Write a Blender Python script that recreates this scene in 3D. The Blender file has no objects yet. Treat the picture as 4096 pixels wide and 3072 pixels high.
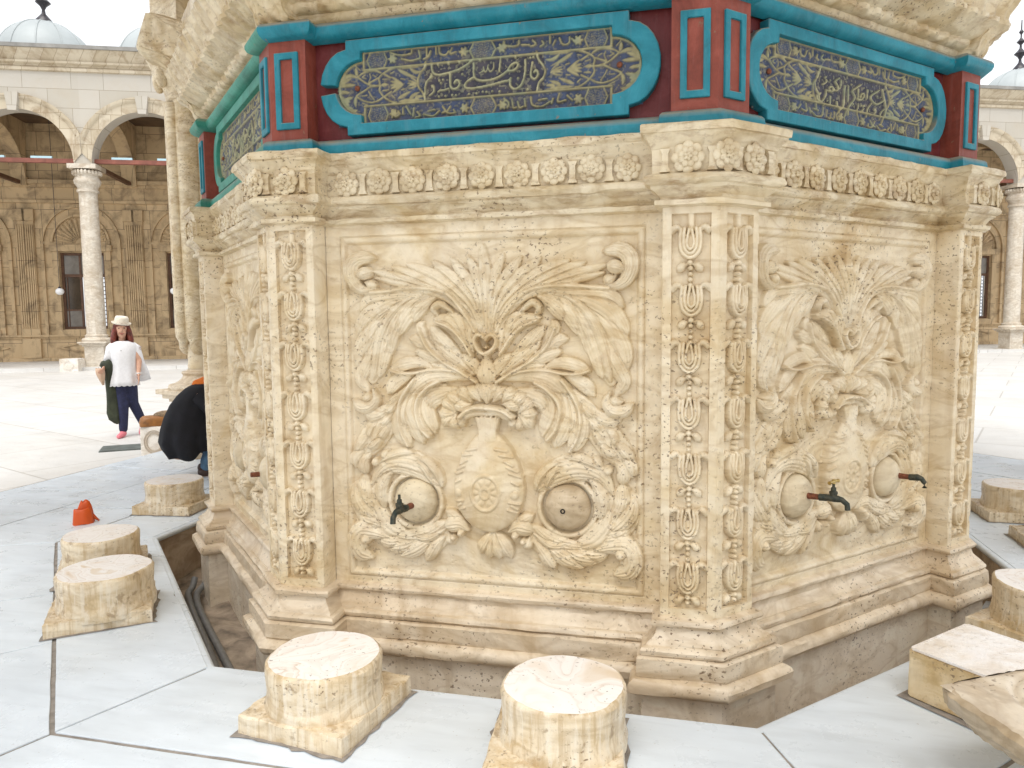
import bpy, bmesh, math, random
import numpy as np
from mathutils import Vector, Matrix
SC = bpy.context.scene
COL = SC.collection
PI = math.pi
R_ = math.radians

# ------------------------------------------------------------------ camera
cam_d = bpy.data.cameras.new('camera')
cam_d.lens = 25.72; cam_d.sensor_width = 36.0; cam_d.clip_start = .05; cam_d.clip_end = 600
cam = bpy.data.objects.new('camera', cam_d); COL.objects.link(cam)
def cam_matrix(loc, yaw, pitch, roll):
    f = Vector((math.sin(yaw)*math.cos(pitch), math.cos(yaw)*math.cos(pitch), math.sin(pitch)))
    r0 = Vector((math.cos(yaw), -math.sin(yaw), 0)); u0 = r0.cross(f)
    r = r0*math.cos(roll)+u0*math.sin(roll); u = -r0*math.sin(roll)+u0*math.cos(roll)
    m = Matrix((r, u, -f)).transposed().to_4x4(); m.translation = loc
    return m
cam.matrix_world = cam_matrix(Vector((.8712, -5.4307, 1.4946)), -.23572, -.08823, -.01077)
SC.camera = cam

# ------------------------------------------------------------------ light
SUN_EL, SUN_AZ = R_(66), R_(176)          # azimuth measured clockwise from +Y: the light comes from behind the camera
w = bpy.data.worlds.new('World'); SC.world = w; w.use_nodes = True
nt = w.node_tree; bg = nt.nodes['Background']
sky = nt.nodes.new('ShaderNodeTexSky'); sky.sky_type = 'NISHITA'; sky.sun_disc = False
sky.sun_elevation = SUN_EL; sky.sun_rotation = SUN_AZ; sky.dust_density = 4; sky.air_density = 1.0
hs = nt.nodes.new('ShaderNodeHueSaturation'); hs.inputs['Saturation'].default_value = .30   # overcast veil
nt.links.new(sky.outputs[0], hs.inputs['Color'])
veil = nt.nodes.new('ShaderNodeMix'); veil.data_type = 'RGBA'; veil.inputs[0].default_value = .60            # bright even cloud cover
veil.inputs[7].default_value = (6.6, 6.75, 6.95, 1); nt.links.new(hs.outputs[0], veil.inputs[6]); nt.links.new(veil.outputs[2], bg.inputs['Color'])
bg.inputs['Strength'].default_value = .15
sd = bpy.data.lights.new('sun', 'SUN'); sd.energy = 1.3; sd.angle = R_(35); sd.color = (1, .975, .93)
sun = bpy.data.objects.new('sun', sd); COL.objects.link(sun)
dsun = Vector((math.sin(SUN_AZ)*math.cos(SUN_EL), math.cos(SUN_AZ)*math.cos(SUN_EL), math.sin(SUN_EL)))
sun.rotation_euler = dsun.to_track_quat('Z', 'Y').to_euler(); sun.location = dsun*40
SC.view_settings.view_transform = 'Standard'; SC.view_settings.look = 'None'
SC.view_settings.exposure = 0.66; SC.view_settings.gamma = 1.0
SC.cycles.max_bounces = 8; SC.cycles.diffuse_bounces = 5
SC.cycles.use_denoising = True

# ------------------------------------------------------------------ helpers
def link(o, parent=None):
    COL.objects.link(o)
    if parent is not None: o.parent = parent
    return o
def thing(name, label, cat, loc=(0, 0, 0), rotz=0, group=None):
    o = bpy.data.objects.new(name, None); o.empty_display_size = .1
    o.location = loc; o.rotation_euler = (0, 0, rotz); o['label'] = label; o['category'] = cat
    if group: o['group'] = group
    return link(o)
def tag(o, label, cat, group=None):
    o['label'] = label; o['category'] = cat
    if group: o['group'] = group
    return o
def place(me, name, parent, loc=(0, 0, 0), rotz=0, label=None, scale=None):
    o = bpy.data.objects.new(name, me); o.location = loc; o.rotation_euler = (0, 0, rotz)
    if label: o['label'] = label
    if scale: o.scale = scale
    return link(o, parent)
def rot2(x, y, a): return (x*math.cos(a)-y*math.sin(a), x*math.sin(a)+y*math.cos(a))

class MB:
    def __init__(s): s.v = []; s.f = []
    def add(s, vs, fs):
        b = len(s.v); s.v += [tuple(v) for v in vs]; s.f += [tuple(b+i for i in f) for f in fs]; return s
    def box(s, x0, x1, y0, y1, z0, z1):
        return s.add([(x0,y0,z0),(x1,y0,z0),(x1,y1,z0),(x0,y1,z0),(x0,y0,z1),(x1,y0,z1),(x1,y1,z1),(x0,y1,z1)],
                     [(0,3,2,1),(4,5,6,7),(0,1,5,4),(1,2,6,5),(2,3,7,6),(3,0,4,7)])
    def lathe(s, prof, c=(0, 0, 0), n=32, a0=0, a1=2*PI, cap=True, sx=1, sy=1):
        full = abs(a1-a0-2*PI) < 1e-6; m = n if full else n+1
        vs = []; fs = []
        for r, z in prof:
            for i in range(m):
                a = a0+(a1-a0)*i/n; vs.append((c[0]+r*sx*math.cos(a), c[1]+r*sy*math.sin(a), c[2]+z))
        for j in range(len(prof)-1):
            for i in range(n):
                k = (i+1) % m if full else i+1
                fs.append((j*m+i, j*m+k, (j+1)*m+k, (j+1)*m+i))
        if cap and full:
            if prof[0][0] > 1e-5: fs.append(tuple(range(m))[::-1])
            if prof[-1][0] > 1e-5: fs.append(tuple((len(prof)-1)*m+i for i in range(m)))
        return s.add(vs, fs)
    def tube(s, pts, r, n=10, cap=True):
        pts = [Vector(p) for p in pts]; rr = r if isinstance(r, (list, tuple)) else [r]*len(pts)
        vs = []; fs = []; ref = Vector((0, 0, 1))
        for i, p in enumerate(pts):
            d = (pts[min(i+1, len(pts)-1)]-pts[max(i-1, 0)]).normalized()
            a = d.cross(ref)
            if a.length < .1: a = d.cross(Vector((0, 1, 0)))
            a.normalize(); b = d.cross(a)
            for k in range(n):
                t = 2*PI*k/n; vs.append(p+a*(rr[i]*math.cos(t))+b*(rr[i]*math.sin(t)))
        for i in range(len(pts)-1):
            for k in range(n):
                q = (k+1) % n; fs.append((i*n+k, i*n+q, (i+1)*n+q, (i+1)*n+k))
        if cap: fs += [tuple(range(n))[::-1], tuple((len(pts)-1)*n+k for k in range(n))]
        return s.add(vs, fs)
    def ball(s, c, r, n=14, m=9):
        r = r if isinstance(r, (tuple, list)) else (r, r, r)
        vs = []; fs = []
        for j in range(m+1):
            p = PI*j/m
            for i in range(n):
                a = 2*PI*i/n
                vs.append((c[0]+r[0]*math.sin(p)*math.cos(a), c[1]+r[1]*math.sin(p)*math.sin(a), c[2]-r[2]*math.cos(p)))
        for j in range(m):
            for i in range(n): fs.append((j*n+i, j*n+(i+1) % n, (j+1)*n+(i+1) % n, (j+1)*n+i))
        return s.add(vs, fs)
    def cap(s, p0, p1, r0, r1, n=14):                       # tapered capsule
        s.tube([p0, p1], [r0, r1], n); s.ball(p0, r0, n, 8); s.ball(p1, r1, n, 8); return s
    def prism(s, poly, y0, y1):                             # polygon in (x,z) pushed along y
        n = len(poly)
        vs = [(x, y0, z) for x, z in poly]+[(x, y1, z) for x, z in poly]
        fs = [tuple(range(n)), tuple(range(2*n-1, n-1, -1))]+[(i, i+n, (i+1) % n+n, (i+1) % n) for i in range(n)]
        return s.add(vs, fs)
    def strip(s, outer, inner, y0, y1):                     # closed ring between two (x,z) loops of equal length, y0 front
        n = len(outer)
        vs = [(x, y0, z) for x, z in outer]+[(x, y0, z) for x, z in inner]+[(x, y1, z) for x, z in outer]+[(x, y1, z) for x, z in inner]
        fs = []
        for i in range(n):
            k = (i+1) % n
            fs += [(i, k, n+k, n+i), (2*n+i, 3*n+i, 3*n+k, 2*n+k), (i, 2*n+i, 2*n+k, k), (n+i, n+k, 3*n+k, 3*n+i)]
        return s.add(vs, fs)
    def mesh(s, name, mat, smooth=False, merge=False, recalc=True, auto=None):
        me = bpy.data.meshes.new(name); me.from_pydata(s.v, [], s.f)
        if merge or recalc:
            bm = bmesh.new(); bm.from_mesh(me); bmesh.ops.delete(bm, geom=[v for v in bm.verts if not v.link_faces], context='VERTS')
            if merge: bmesh.ops.remove_doubles(bm, verts=bm.verts, dist=1e-5)
            bmesh.ops.recalc_face_normals(bm, faces=bm.faces); bm.to_mesh(me); bm.free()
        me.materials.append(mat)
        if smooth: me.polygons.foreach_set('use_smooth', [True]*len(me.polygons))
        if auto is not None:
            me.polygons.foreach_set('use_smooth', [True]*len(me.polygons)); me.set_sharp_from_angle(angle=R_(auto))
        me.update(); return me
    def obj(s, name, mat, parent=None, loc=(0, 0, 0), rotz=0, bevel=0, **k):
        o = place(s.mesh(name, mat, **k), name, parent, loc, rotz)
        if bevel:
            b = o.modifiers.new('bevel', 'BEVEL'); b.width = bevel; b.segments = 2; b.limit_method = 'ANGLE'; b.angle_limit = R_(40)
        return o

def grid_mesh(name, X, Y, Z, mat, skirt=None, color=None, flip=False):
    """height field: 2D arrays -> one smooth mesh; skirt = y value the border is pulled back to"""
    n, m = X.shape
    if skirt is not None:
        def pad(A): return np.pad(A, 1, mode='edge')
        X, Z = pad(X), pad(Z); Y = np.pad(Y, 1, mode='constant', constant_values=skirt)
        if color is not None: color = np.pad(color, ((1, 1), (1, 1), (0, 0)), mode='edge')
        n, m = X.shape
    co = np.stack([X, Y, Z], -1).reshape(-1, 3).astype(np.float32)
    idx = np.arange(n*m).reshape(n, m)
    q = np.stack([idx[:-1, :-1], idx[:-1, 1:], idx[1:, 1:], idx[1:, :-1]], -1).reshape(-1, 4)
    if flip: q = q[:, ::-1]
    me = bpy.data.meshes.new(name); nf = len(q)
    me.vertices.add(n*m); me.vertices.foreach_set('co', co.ravel())
    me.loops.add(nf*4); me.loops.foreach_set('vertex_index', q.ravel().astype(np.int32))
    me.polygons.add(nf); me.polygons.foreach_set('loop_start', np.arange(0, nf*4, 4, dtype=np.int32))
    sm = np.ones((n-1, m-1), bool)
    if skirt is not None: sm[0] = sm[-1] = False; sm[:, 0] = sm[:, -1] = False
    me.polygons.foreach_set('use_smooth', sm.ravel())
    me.materials.append(mat); me.update(calc_edges=True); me.validate()
    if skirt is not None: me.set_sharp_from_angle(angle=R_(75))
    if color is not None:
        at = me.color_attributes.new('paint', 'FLOAT_COLOR', 'POINT')
        c4 = np.ones((n*m, 4), np.float32); c4[:, :3] = color.reshape(-1, 3); at.data.foreach_set('color', c4.ravel())
    return me

RNG = np.random.default_rng(7)
def vnoise(shape, cells):
    """smooth value noise in [-1,1]"""
    cy, cx = max(2, int(cells[0])), max(2, int(cells[1]))
    g = RNG.uniform(-1, 1, (cy+2, cx+2))
    y = np.linspace(0, cy-.001, shape[0]); x = np.linspace(0, cx-.001, shape[1])
    yi, xi = y.astype(int), x.astype(int); fy, fx = y-yi, x-xi
    fy = fy*fy*(3-2*fy); fx = fx*fx*(3-2*fx)
    a = g[np.ix_(yi, xi)]*(1-fx)+g[np.ix_(yi, xi+1)]*fx; b = g[np.ix_(yi+1, xi)]*(1-fx)+g[np.ix_(yi+1, xi+1)]*fx
    return a*(1-fy)[:, None]+b*fy[:, None]
def spline(p, n):
    p = np.asarray(p, float)
    if len(p) == 1: return p
    q = np.vstack([2*p[0]-p[1], p, 2*p[-1]-p[-2]]); out = []
    k = max(2, n//(len(p)-1))
    for i in range(len(p)-1):
        t = np.linspace(0, 1, k, endpoint=False)[:, None]; a, b, c, d = q[i:i+4]
        out.append(.5*((2*b)+(c-a)*t+(2*a-5*b+4*c-d)*t*t+(-a+3*b-3*c+d)*t**3))
    return np.vstack(out+[p[-1:]])
def near(gx, gz, pts, wmax):
    """sub-window of the grid near a polyline: slices, distance, parameter 0..1"""
    lo = pts.min(0)-wmax; hi = pts.max(0)+wmax
    j0, j1 = np.searchsorted(gx, [lo[0], hi[0]]); i0, i1 = np.searchsorted(gz, [lo[1], hi[1]])
    if j1 <= j0 or i1 <= i0: return None
    X, Z = np.meshgrid(gx[j0:j1], gz[i0:i1]); best = np.full(X.shape, 1e9); T = np.zeros(X.shape)
    if len(pts) == 1:
        return (slice(i0, i1), slice(j0, j1)), np.hypot(X-pts[0, 0], Z-pts[0, 1]), T
    L = np.concatenate([[0], np.cumsum(np.hypot(*np.diff(pts, axis=0).T))]); L /= L[-1]
    for a, b, la, lb in zip(pts[:-1], pts[1:], L[:-1], L[1:]):
        d = b-a; s2 = d@d
        t = np.clip(((X-a[0])*d[0]+(Z-a[1])*d[1])/max(s2, 1e-12), 0, 1)
        D = (X-a[0]-t*d[0])**2+(Z-a[1]-t*d[1])**2; m = D < best
        best[m] = D[m]; T[m] = (la+(lb-la)*t)[m]
    return (slice(i0, i1), slice(j0, j1)), np.sqrt(best), T
def carve(Hm, gx, gz, kind, pts, W, H, add=False, Cr=None):
    """one carved leaf blade ('b'), rounded rib ('r') or knob ('o') laid into a height field; Cr collects the seams between neighbours"""
    P = spline(pts, 26); r = near(gx, gz, P, W*1.05)
    if r is None: return
    sl, d, t = r
    if kind == 'b':
        s = np.where(t < .62, .24+.76*np.sin(PI/2*np.clip(t/.62, 0, 1)), np.sqrt(np.clip(1-((t-.62)/.39)**2, 0, 1))**.9)
        wl = W*s
    else: wl = np.full(d.shape, W)
    q = d/np.maximum(wl, 1e-6); ins = q < 1; q = np.minimum(q, 1)
    dome = np.sqrt(1-q*q)
    if kind == 'b':
        h = H*(.50+.50*(.5*dome+.5*(1-q)))*(.62+.38*np.sin(PI*np.clip(t, 0, 1)**1.25))
        h = h-H*.11*np.exp(-(q/.11)**2)-H*.075*np.exp(-((q-.42)/.07)**2)-H*.06*np.exp(-((q-.72)/.06)**2)
    else: h = H*(.45+.55*dome) if not add else H*dome
    cur = Hm[sl]
    if add: cur[ins] = (cur+h)[ins]; return
    if Cr is not None:
        c = Cr[sl]; both = ins & (cur > .004)
        c[ins & (h > cur+.004)] = 0
        c[both] = np.maximum(c, np.exp(-((h-cur)/.0030)**2))[both]
    cur[ins] = np.maximum(cur, h)[ins]
def blur(A, k=1):
    for _ in range(k):
        p = np.pad(A, 1, mode='edge')
        A = (p[1:-1, 1:-1]*4+p[:-2, 1:-1]*2+p[2:, 1:-1]*2+p[1:-1, :-2]*2+p[1:-1, 2:]*2+p[:-2, :-2]+p[:-2, 2:]+p[2:, :-2]+p[2:, 2:])/16
    return A

# ------------------------------------------------------------------ materials
def nodes(name):
    m = bpy.data.materials.new(name); m.use_nodes = True; t = m.node_tree
    b = t.nodes['Principled BSDF']; return m, t, b
def N(t, kind, **k):
    n = t.nodes.new(kind)
    for a, v in k.items():
        if a in n.inputs: n.inputs[a].default_value = v
        else: setattr(n, a, v)
    return n
def pos(t, scale=(1, 1, 1), obj=False, rot=(0, 0, 0)):
    g = N(t, 'ShaderNodeTexCoord').outputs['Object'] if obj else N(t, 'ShaderNodeNewGeometry').outputs['Position']
    mp = N(t, 'ShaderNodeMapping'); mp.inputs['Scale'].default_value = scale; mp.inputs['Rotation'].default_value = rot
    t.links.new(g, mp.inputs['Vector']); return mp.outputs[0]
def noise(t, vec, scale, detail=4, rough=.55, dist=0):
    n = N(t, 'ShaderNodeTexNoise'); n.inputs['Scale'].default_value = scale; n.inputs['Detail'].default_value = detail
    n.inputs['Roughness'].default_value = rough; n.inputs['Distortion'].default_value = dist
    t.links.new(vec, n.inputs['Vector']); return n.outputs['Fac']
def ramp(t, fac, stops):
    r = N(t, 'ShaderNodeValToRGB'); e = r.color_ramp.elements
    while len(e) > 1: e.remove(e[-1])
    e[0].position = stops[0][0]; c = stops[0][1]; e[0].color = (*c, 1) if isinstance(c, tuple) else (c, c, c, 1)
    for p, c in stops[1:]:
        x = e.new(p); x.color = (*c, 1) if isinstance(c, tuple) else (c, c, c, 1)
    t.links.new(fac, r.inputs['Fac']); return r.outputs['Color']
def mix(t, fac, a, b, kind='MIX'):
    n = N(t, 'ShaderNodeMix', data_type='RGBA', blend_type=kind)
    for s, v in ((0, fac), (6, a), (7, b)):
        if hasattr(v, 'links') or hasattr(v, 'is_linked'): t.links.new(v, n.inputs[s])
        else: n.inputs[s].default_value = (*v, 1) if isinstance(v, tuple) else v
    return n.outputs[2]
def mul(t, a, b):
    n = N(t, 'ShaderNodeMath', operation='MULTIPLY')
    for s, v in ((0, a), (1, b)):
        if hasattr(v, 'is_linked'): t.links.new(v, n.inputs[s])
        else: n.inputs[s].default_value = v
    return n.outputs[0]
def bump(t, b, fac, strength=.3, dist=.01):
    n = N(t, 'ShaderNodeBump'); n.inputs['Strength'].default_value = strength; n.inputs['Distance'].default_value = dist
    t.links.new(fac, n.inputs['Height']); t.links.new(n.outputs[0], b.inputs['Normal'])

def alabaster(name, pale, cream, tan, pits=.8, streak=.42, rough=.42, spot=(.16, .10, .055), scale=1.0, grime=0):
    m, t, b = nodes(name); p = pos(t, (scale,)*3)
    n1 = noise(t, p, 1.9, 9, .62, .9)
    c = ramp(t, n1, [(.28, tan), (.42, cream), (.56, pale), (.68, cream), (.80, tan)])
    band = noise(t, pos(t, (1.0, 1.0, 2.2), rot=(.5, .3, 0)), 3.4, 4, .5, 1.1)          # cloudy onyx banding
    c = mix(t, mul(t, ramp(t, band, [(.40, 0.0), (.47, 1.0), (.55, 0.0)]), .40), c, tuple(x*.84 for x in tan))
    c = mix(t, mul(t, ramp(t, band, [(.54, 0.0), (.62, 1.0), (.70, 0.0)]), .50), c, tuple(min(.9, x*1.13) for x in pale))
    c = mix(t, mul(t, ramp(t, noise(t, p, 3.3, 3, .5, .8), [(.54, 0.0), (.70, 1.0)]), .30), c, (pale[0]*.95, pale[1]*.93, pale[2]*.95))
    st = noise(t, pos(t, (5, 5, .55)), 2.0, 6, .6, .4)                                  # runs of old water
    c = mix(t, mul(t, ramp(t, st, [(.54, 0.0), (.74, 1.0)]), streak*.8), c, (tan[0]*.74, tan[1]*.66, tan[2]*.52))
    dirt = noise(t, p, 5.5, 8, .68, .6)
    c = mix(t, mul(t, ramp(t, dirt, [(.60, 0.0), (.74, 1.0)]), .42), c, (tan[0]*.62, tan[1]*.52, tan[2]*.38))
    if grime: c = mix(t, mul(t, ramp(t, noise(t, pos(t, (2.2, 2.2, 7)), 3.0, 8, .7, .5), [(.52, 0.0), (.66, 1.0)]), grime), c, (.30, .17, .065))
    clus = ramp(t, noise(t, p, 2.3, 3, .5), [(.42, 0.0), (.62, 1.0)])
    pit = ramp(t, noise(t, pos(t, (1, 1, 1.25)), 62, 3, .5, .3), [(.615, 0.0), (.655, 1.0)])
    pm = mul(t, mul(t, pit, clus), pits)
    c = mix(t, pm, c, spot)
    big = mul(t, ramp(t, noise(t, pos(t, (1, 1, 1.7)), 27, 4, .55, .5), [(.645, 0.0), (.675, 1.0)]), ramp(t, noise(t, p, 3.7, 4, .6), [(.53, 0.0), (.64, 1.0)]))
    c = mix(t, mul(t, big, pits*.6), c, (spot[0]*1.3, spot[1]*1.3, spot[2]*1.3))
    t.links.new(c, b.inputs['Base Color'])
    t.links.new(ramp(t, noise(t, p, 14, 4), [(.3, rough-.10), (.7, rough+.16)]), b.inputs['Roughness'])
    h = N(t, 'ShaderNodeMath', operation='SUBTRACT')
    t.links.new(noise(t, p, 26, 7, .62), h.inputs[0]); t.links.new(mul(t, pit, clus), h.inputs[1])
    bump(t, b, h.outputs[0], .34, .008)
    return m
def simple(name, col, rough=.6, var=.2, scale=8, metal=0, bumps=0, spec=None, obj=False, alt=None, dist=.4):
    m, t, b = nodes(name); p = pos(t, obj=obj); n = noise(t, p, scale, 5, .6, dist)
    a = tuple(min(1, x*(1-var)) for x in col); z = alt or tuple(min(1, x*(1+var)) for x in col)
    t.links.new(ramp(t, n, [(.32, a), (.68, z)]), b.inputs['Base Color'])
    b.inputs['Roughness'].default_value = rough; b.inputs['Metallic'].default_value = metal
    if spec is not None: b.inputs['Specular IOR Level'].default_value = spec
    if bumps: bump(t, b, noise(t, p, scale*4, 4), bumps, .01)
    return m
def painted(name, col, dust=(.33, .27, .19), chip=(.25, .16, .10), dusty=.85, rough=.5):
    """old oil paint: dust lying on ledges, faded patches, a few chips"""
    m, t, b = nodes(name); p = pos(t)
    c = ramp(t, noise(t, p, 6, 8, .68, .6), [(.28, tuple(x*.62 for x in col)), (.5, col), (.72, tuple(min(1, x*1.32+.022) for x in col))])
    run = noise(t, pos(t, (11, 11, .9)), 2.5, 6, .65)
    c = mix(t, mul(t, ramp(t, run, [(.52, 0.0), (.72, 1.0)]), .48), c, tuple(min(1, x*.8+.07) for x in col))
    sep = N(t, 'ShaderNodeSeparateXYZ'); t.links.new(N(t, 'ShaderNodeNewGeometry').outputs['Normal'], sep.inputs[0])
    up = ramp(t, sep.outputs['Z'], [(.12, 0.0), (.55, 1.0)])
    c = mix(t, mul(t, mul(t, up, ramp(t, noise(t, p, 9, 5), [(.3, .5), (.6, 1.0)])), dusty), c, dust)
    dk = noise(t, pos(t, (7, 7, 1.6)), 3.2, 7, .7, .3)
    c = mix(t, mul(t, ramp(t, dk, [(.55, 0.0), (.72, 1.0)]), .45), c, tuple(x*.42+.01 for x in col))
    ch = ramp(t, noise(t, p, 26, 7, .72, .4), [(.655, 0.0), (.685, 1.0)])
    c = mix(t, mul(t, ch, .8), c, chip)
    t.links.new(c, b.inputs['Base Color']); b.inputs['Roughness'].default_value = rough
    b.inputs['Specular IOR Level'].default_value = .35
    bump(t, b, noise(t, pos(t, (30, 30, 9)), 1.6, 6, .65), .3, .006)
    return m
def floor_marble(name, col, rough, vein=.16, sc=1.0, joints=None):
    m, t, b = nodes(name); p = pos(t, (sc, sc, sc))
    c = ramp(t, noise(t, p, 1.6, 5, .55, .4), [(.3, tuple(x*.90 for x in col)), (.6, col), (.8, tuple(min(.95, x*1.05) for x in col))])
    v = noise(t, pos(t, (sc*1.0, sc*4.0, sc), rot=(0, 0, .55)), 2.2, 5, .55, .3)
    c = mix(t, mul(t, ramp(t, v, [(.40, 0.0), (.58, 1.0), (.80, 0.0)]), vein), c, tuple(x*.74 for x in col))
    v2 = noise(t, pos(t, (sc*1.5, sc*7, sc), rot=(0, 0, .62)), 2.6, 4, .5, .5)
    c = mix(t, mul(t, ramp(t, v2, [(.50, 0.0), (.80, 1.0)]), vein*1.1), c, tuple(x*.62 for x in col))
    gr = noise(t, p, 1.1, 5, .6, .2)
    c = mix(t, mul(t, ramp(t, gr, [(.45, 0.0), (.85, 1.0)]), .22), c, (col[0]*.80, col[1]*.74, col[2]*.64))
    sp = ramp(t, noise(t, p, 60, 3, .5), [(.70, 0.0), (.73, 1.0)])
    c = mix(t, mul(t, sp, .4), c, (.25, .20, .15))
    if joints:
        br = N(t, 'ShaderNodeTexBrick'); br.inputs['Scale'].default_value = 1; br.inputs['Mortar Size'].default_value = .012; br.inputs['Brick Width'].default_value = joints[0]; br.inputs['Row Height'].default_value = joints[1]
        br.inputs['Color1'].default_value = (1, 1, 1, 1); br.inputs['Color2'].default_value = (.93, .925, .915, 1); br.inputs['Mortar'].default_value = (.70, .68, .65, 1)
        t.links.new(pos(t, rot=(0, 0, R_(22.5))), br.inputs['Vector']); c = mix(t, 1.0, c, br.outputs['Color'], 'MULTIPLY')
    t.links.new(c, b.inputs['Base Color'])
    t.links.new(ramp(t, noise(t, p, 5, 7, .65), [(.3, max(.05, rough-.08)), (.7, rough+.16)]), b.inputs['Roughness'])
    bump(t, b, noise(t, p, 5, 2), .010, .01)
    return m
def ashlar(name, c1, c2, mortar, w=.95, h=.55, stain=.4, dark=(.20, .13, .07)):
    m, t, b = nodes(name); tc = N(t, 'ShaderNodeTexCoord').outputs['Object']
    sp = N(t, 'ShaderNodeSeparateXYZ'); t.links.new(tc, sp.inputs[0])
    ad = N(t, 'ShaderNodeMath', operation='ADD'); t.links.new(sp.outputs[0], ad.inputs[0]); t.links.new(sp.outputs[1], ad.inputs[1])
    cb = N(t, 'ShaderNodeCombineXYZ'); t.links.new(ad.outputs[0], cb.inputs[0]); t.links.new(sp.outputs[2], cb.inputs[1])
    br = N(t, 'ShaderNodeTexBrick'); br.offset = .37; br.squash = .8
    br.inputs['Color1'].default_value = (*c1, 1); br.inputs['Color2'].default_value = (*c2, 1); br.inputs['Mortar'].default_value = (*mortar, 1)
    br.inputs['Scale'].default_value = 1; br.inputs['Mortar Size'].default_value = .008; br.inputs['Brick Width'].default_value = w; br.inputs['Row Height'].default_value = h
    t.links.new(cb.outputs[0], br.inputs['Vector'])
    p = pos(t); n = noise(t, p, 1.6, 8, .65, .8)
    c = mix(t, mul(t, ramp(t, n, [(.48, 0.0), (.68, 1.0)]), stain), br.outputs['Color'], dark)
    c = mix(t, mul(t, ramp(t, noise(t, pos(t, (3, 3, .5)), 2, 6), [(.55, 0.0), (.75, 1.0)]), stain*.6), c, tuple(x*1.3 for x in dark))
    t.links.new(c, b.inputs['Base Color']); b.inputs['Roughness'].default_value = .75
    bump(t, b, noise(t, p, 8, 5), .25, .02)
    return m

M = {}
M['stone'] = alabaster('alabaster', (.765, .66, .485), (.70, .565, .355), (.575, .405, .205))
M['stone_low'] = alabaster('alabaster_base', (.72, .615, .465), (.63, .50, .335), (.50, .36, .21), streak=.55, pits=.9)
M['stone_wet'] = alabaster('alabaster_stained', (.84, .76, .63), (.78, .68, .53), (.62, .50, .35), streak=.6, rough=.36)
M['stone_top'] = alabaster('weathered_cornice', (.73, .635, .46), (.64, .51, .305), (.45, .31, .14), streak=.6, pits=.9, grime=.6)
M['boss'] = alabaster('boss_stone', (.70, .60, .42), (.62, .505, .33), (.52, .40, .235), pits=.35, scale=2)
M['boss_worn'] = alabaster('worn_boss', (.60, .49, .34), (.51, .395, .25), (.40, .29, .165), pits=.5, scale=2)
def onyx_top(name):
    m, t, b = nodes(name); p = pos(t)
    w1 = noise(t, p, 4.2, 3, .45, 1.1)
    c = ramp(t, w1, [(.30, (.66, .52, .36)), (.37, (.82, .74, .66)), (.405, (.76, .69, .62)), (.42, (.87, .84, .80)), (.47, (.80, .74, .68)), (.485, (.62, .52, .43)), (.495, (.86, .81, .76)), (.54, (.88, .85, .82)), (.585, (.79, .73, .68)), (.60, (.88, .84, .80)), (.66, (.87, .84, .81)), (.70, (.70, .58, .43))])
    wh = ramp(t, noise(t, p, 2.4, 5, .6, .5), [(.40, 0.0), (.60, 1.0)])
    c = mix(t, mul(t, wh, .6), c, (.86, .84, .82))
    pit = mul(t, ramp(t, noise(t, pos(t, (1, 1, 1.2)), 70, 3, .5), [(.64, 0.0), (.68, 1.0)]), ramp(t, noise(t, p, 6, 3), [(.45, 0.0), (.6, 1.0)]))
    c = mix(t, mul(t, pit, .8), c, (.13, .08, .05))
    t.links.new(c, b.inputs['Base Color']); b.inputs['Roughness'].default_value = .28; bump(t, b, noise(t, p, 18, 5), .12, .006)
    return m
def drum_side(name):
    m = alabaster(name, (.72, .62, .46), (.62, .485, .30), (.45, .315, .155), streak=.5, pits=.85, scale=1.7, rough=.32)
    t = m.node_tree; b = t.nodes['Principled BSDF']; c = b.inputs['Base Color'].links[0].from_socket
    f = noise(t, pos(t, (30, 30, 1.6)), 1.4, 5, .65, .25)
    c = mix(t, mul(t, ramp(t, f, [(.54, 0.0), (.60, 1.0)]), .45), c, (.76, .69, .57)); c = mix(t, mul(t, ramp(t, f, [(.38, 1.0), (.46, 0.0)]), .45), c, (.40, .27, .125))
    d = noise(t, pos(t), 11, 6, .62, .4); c = mix(t, mul(t, ramp(t, d, [(.60, 0.0), (.66, 1.0)]), .65), c, (.26, .17, .085))
    t.links.new(c, b.inputs['Base Color']); return m
M['drum'] = drum_side('stool_alabaster'); M['drumtop'] = onyx_top('stool_top')
M['teal'] = painted('teal_paint', (.014, .215, .282))
M['green'] = painted('green_paint', (.045, .26, .195), dusty=.45)
M['red'] = painted('red_paint', (.275, .060, .037), dusty=.5)
M['red_shaded'] = painted('red_paint_shaded', (.155, .022, .022), dusty=.5)  # frieze red again, darkened in its colour for the shade of the recess
M['paving'] = floor_marble('paving_marble', (.70, .77, .835), .28, .32)
M['court'] = floor_marble('court_marble', (.66, .65, .625), .45, .14, .4, joints=(1.5, 1.5))
M['grout'] = simple('grout', (.27, .24, .21), .9, .3, 20, bumps=.3)
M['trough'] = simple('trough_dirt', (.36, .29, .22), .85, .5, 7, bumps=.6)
M['troughwall'] = alabaster('trough_wall', (.50, .40, .29), (.37, .27, .18), (.24, .165, .10), streak=.9)
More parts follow.
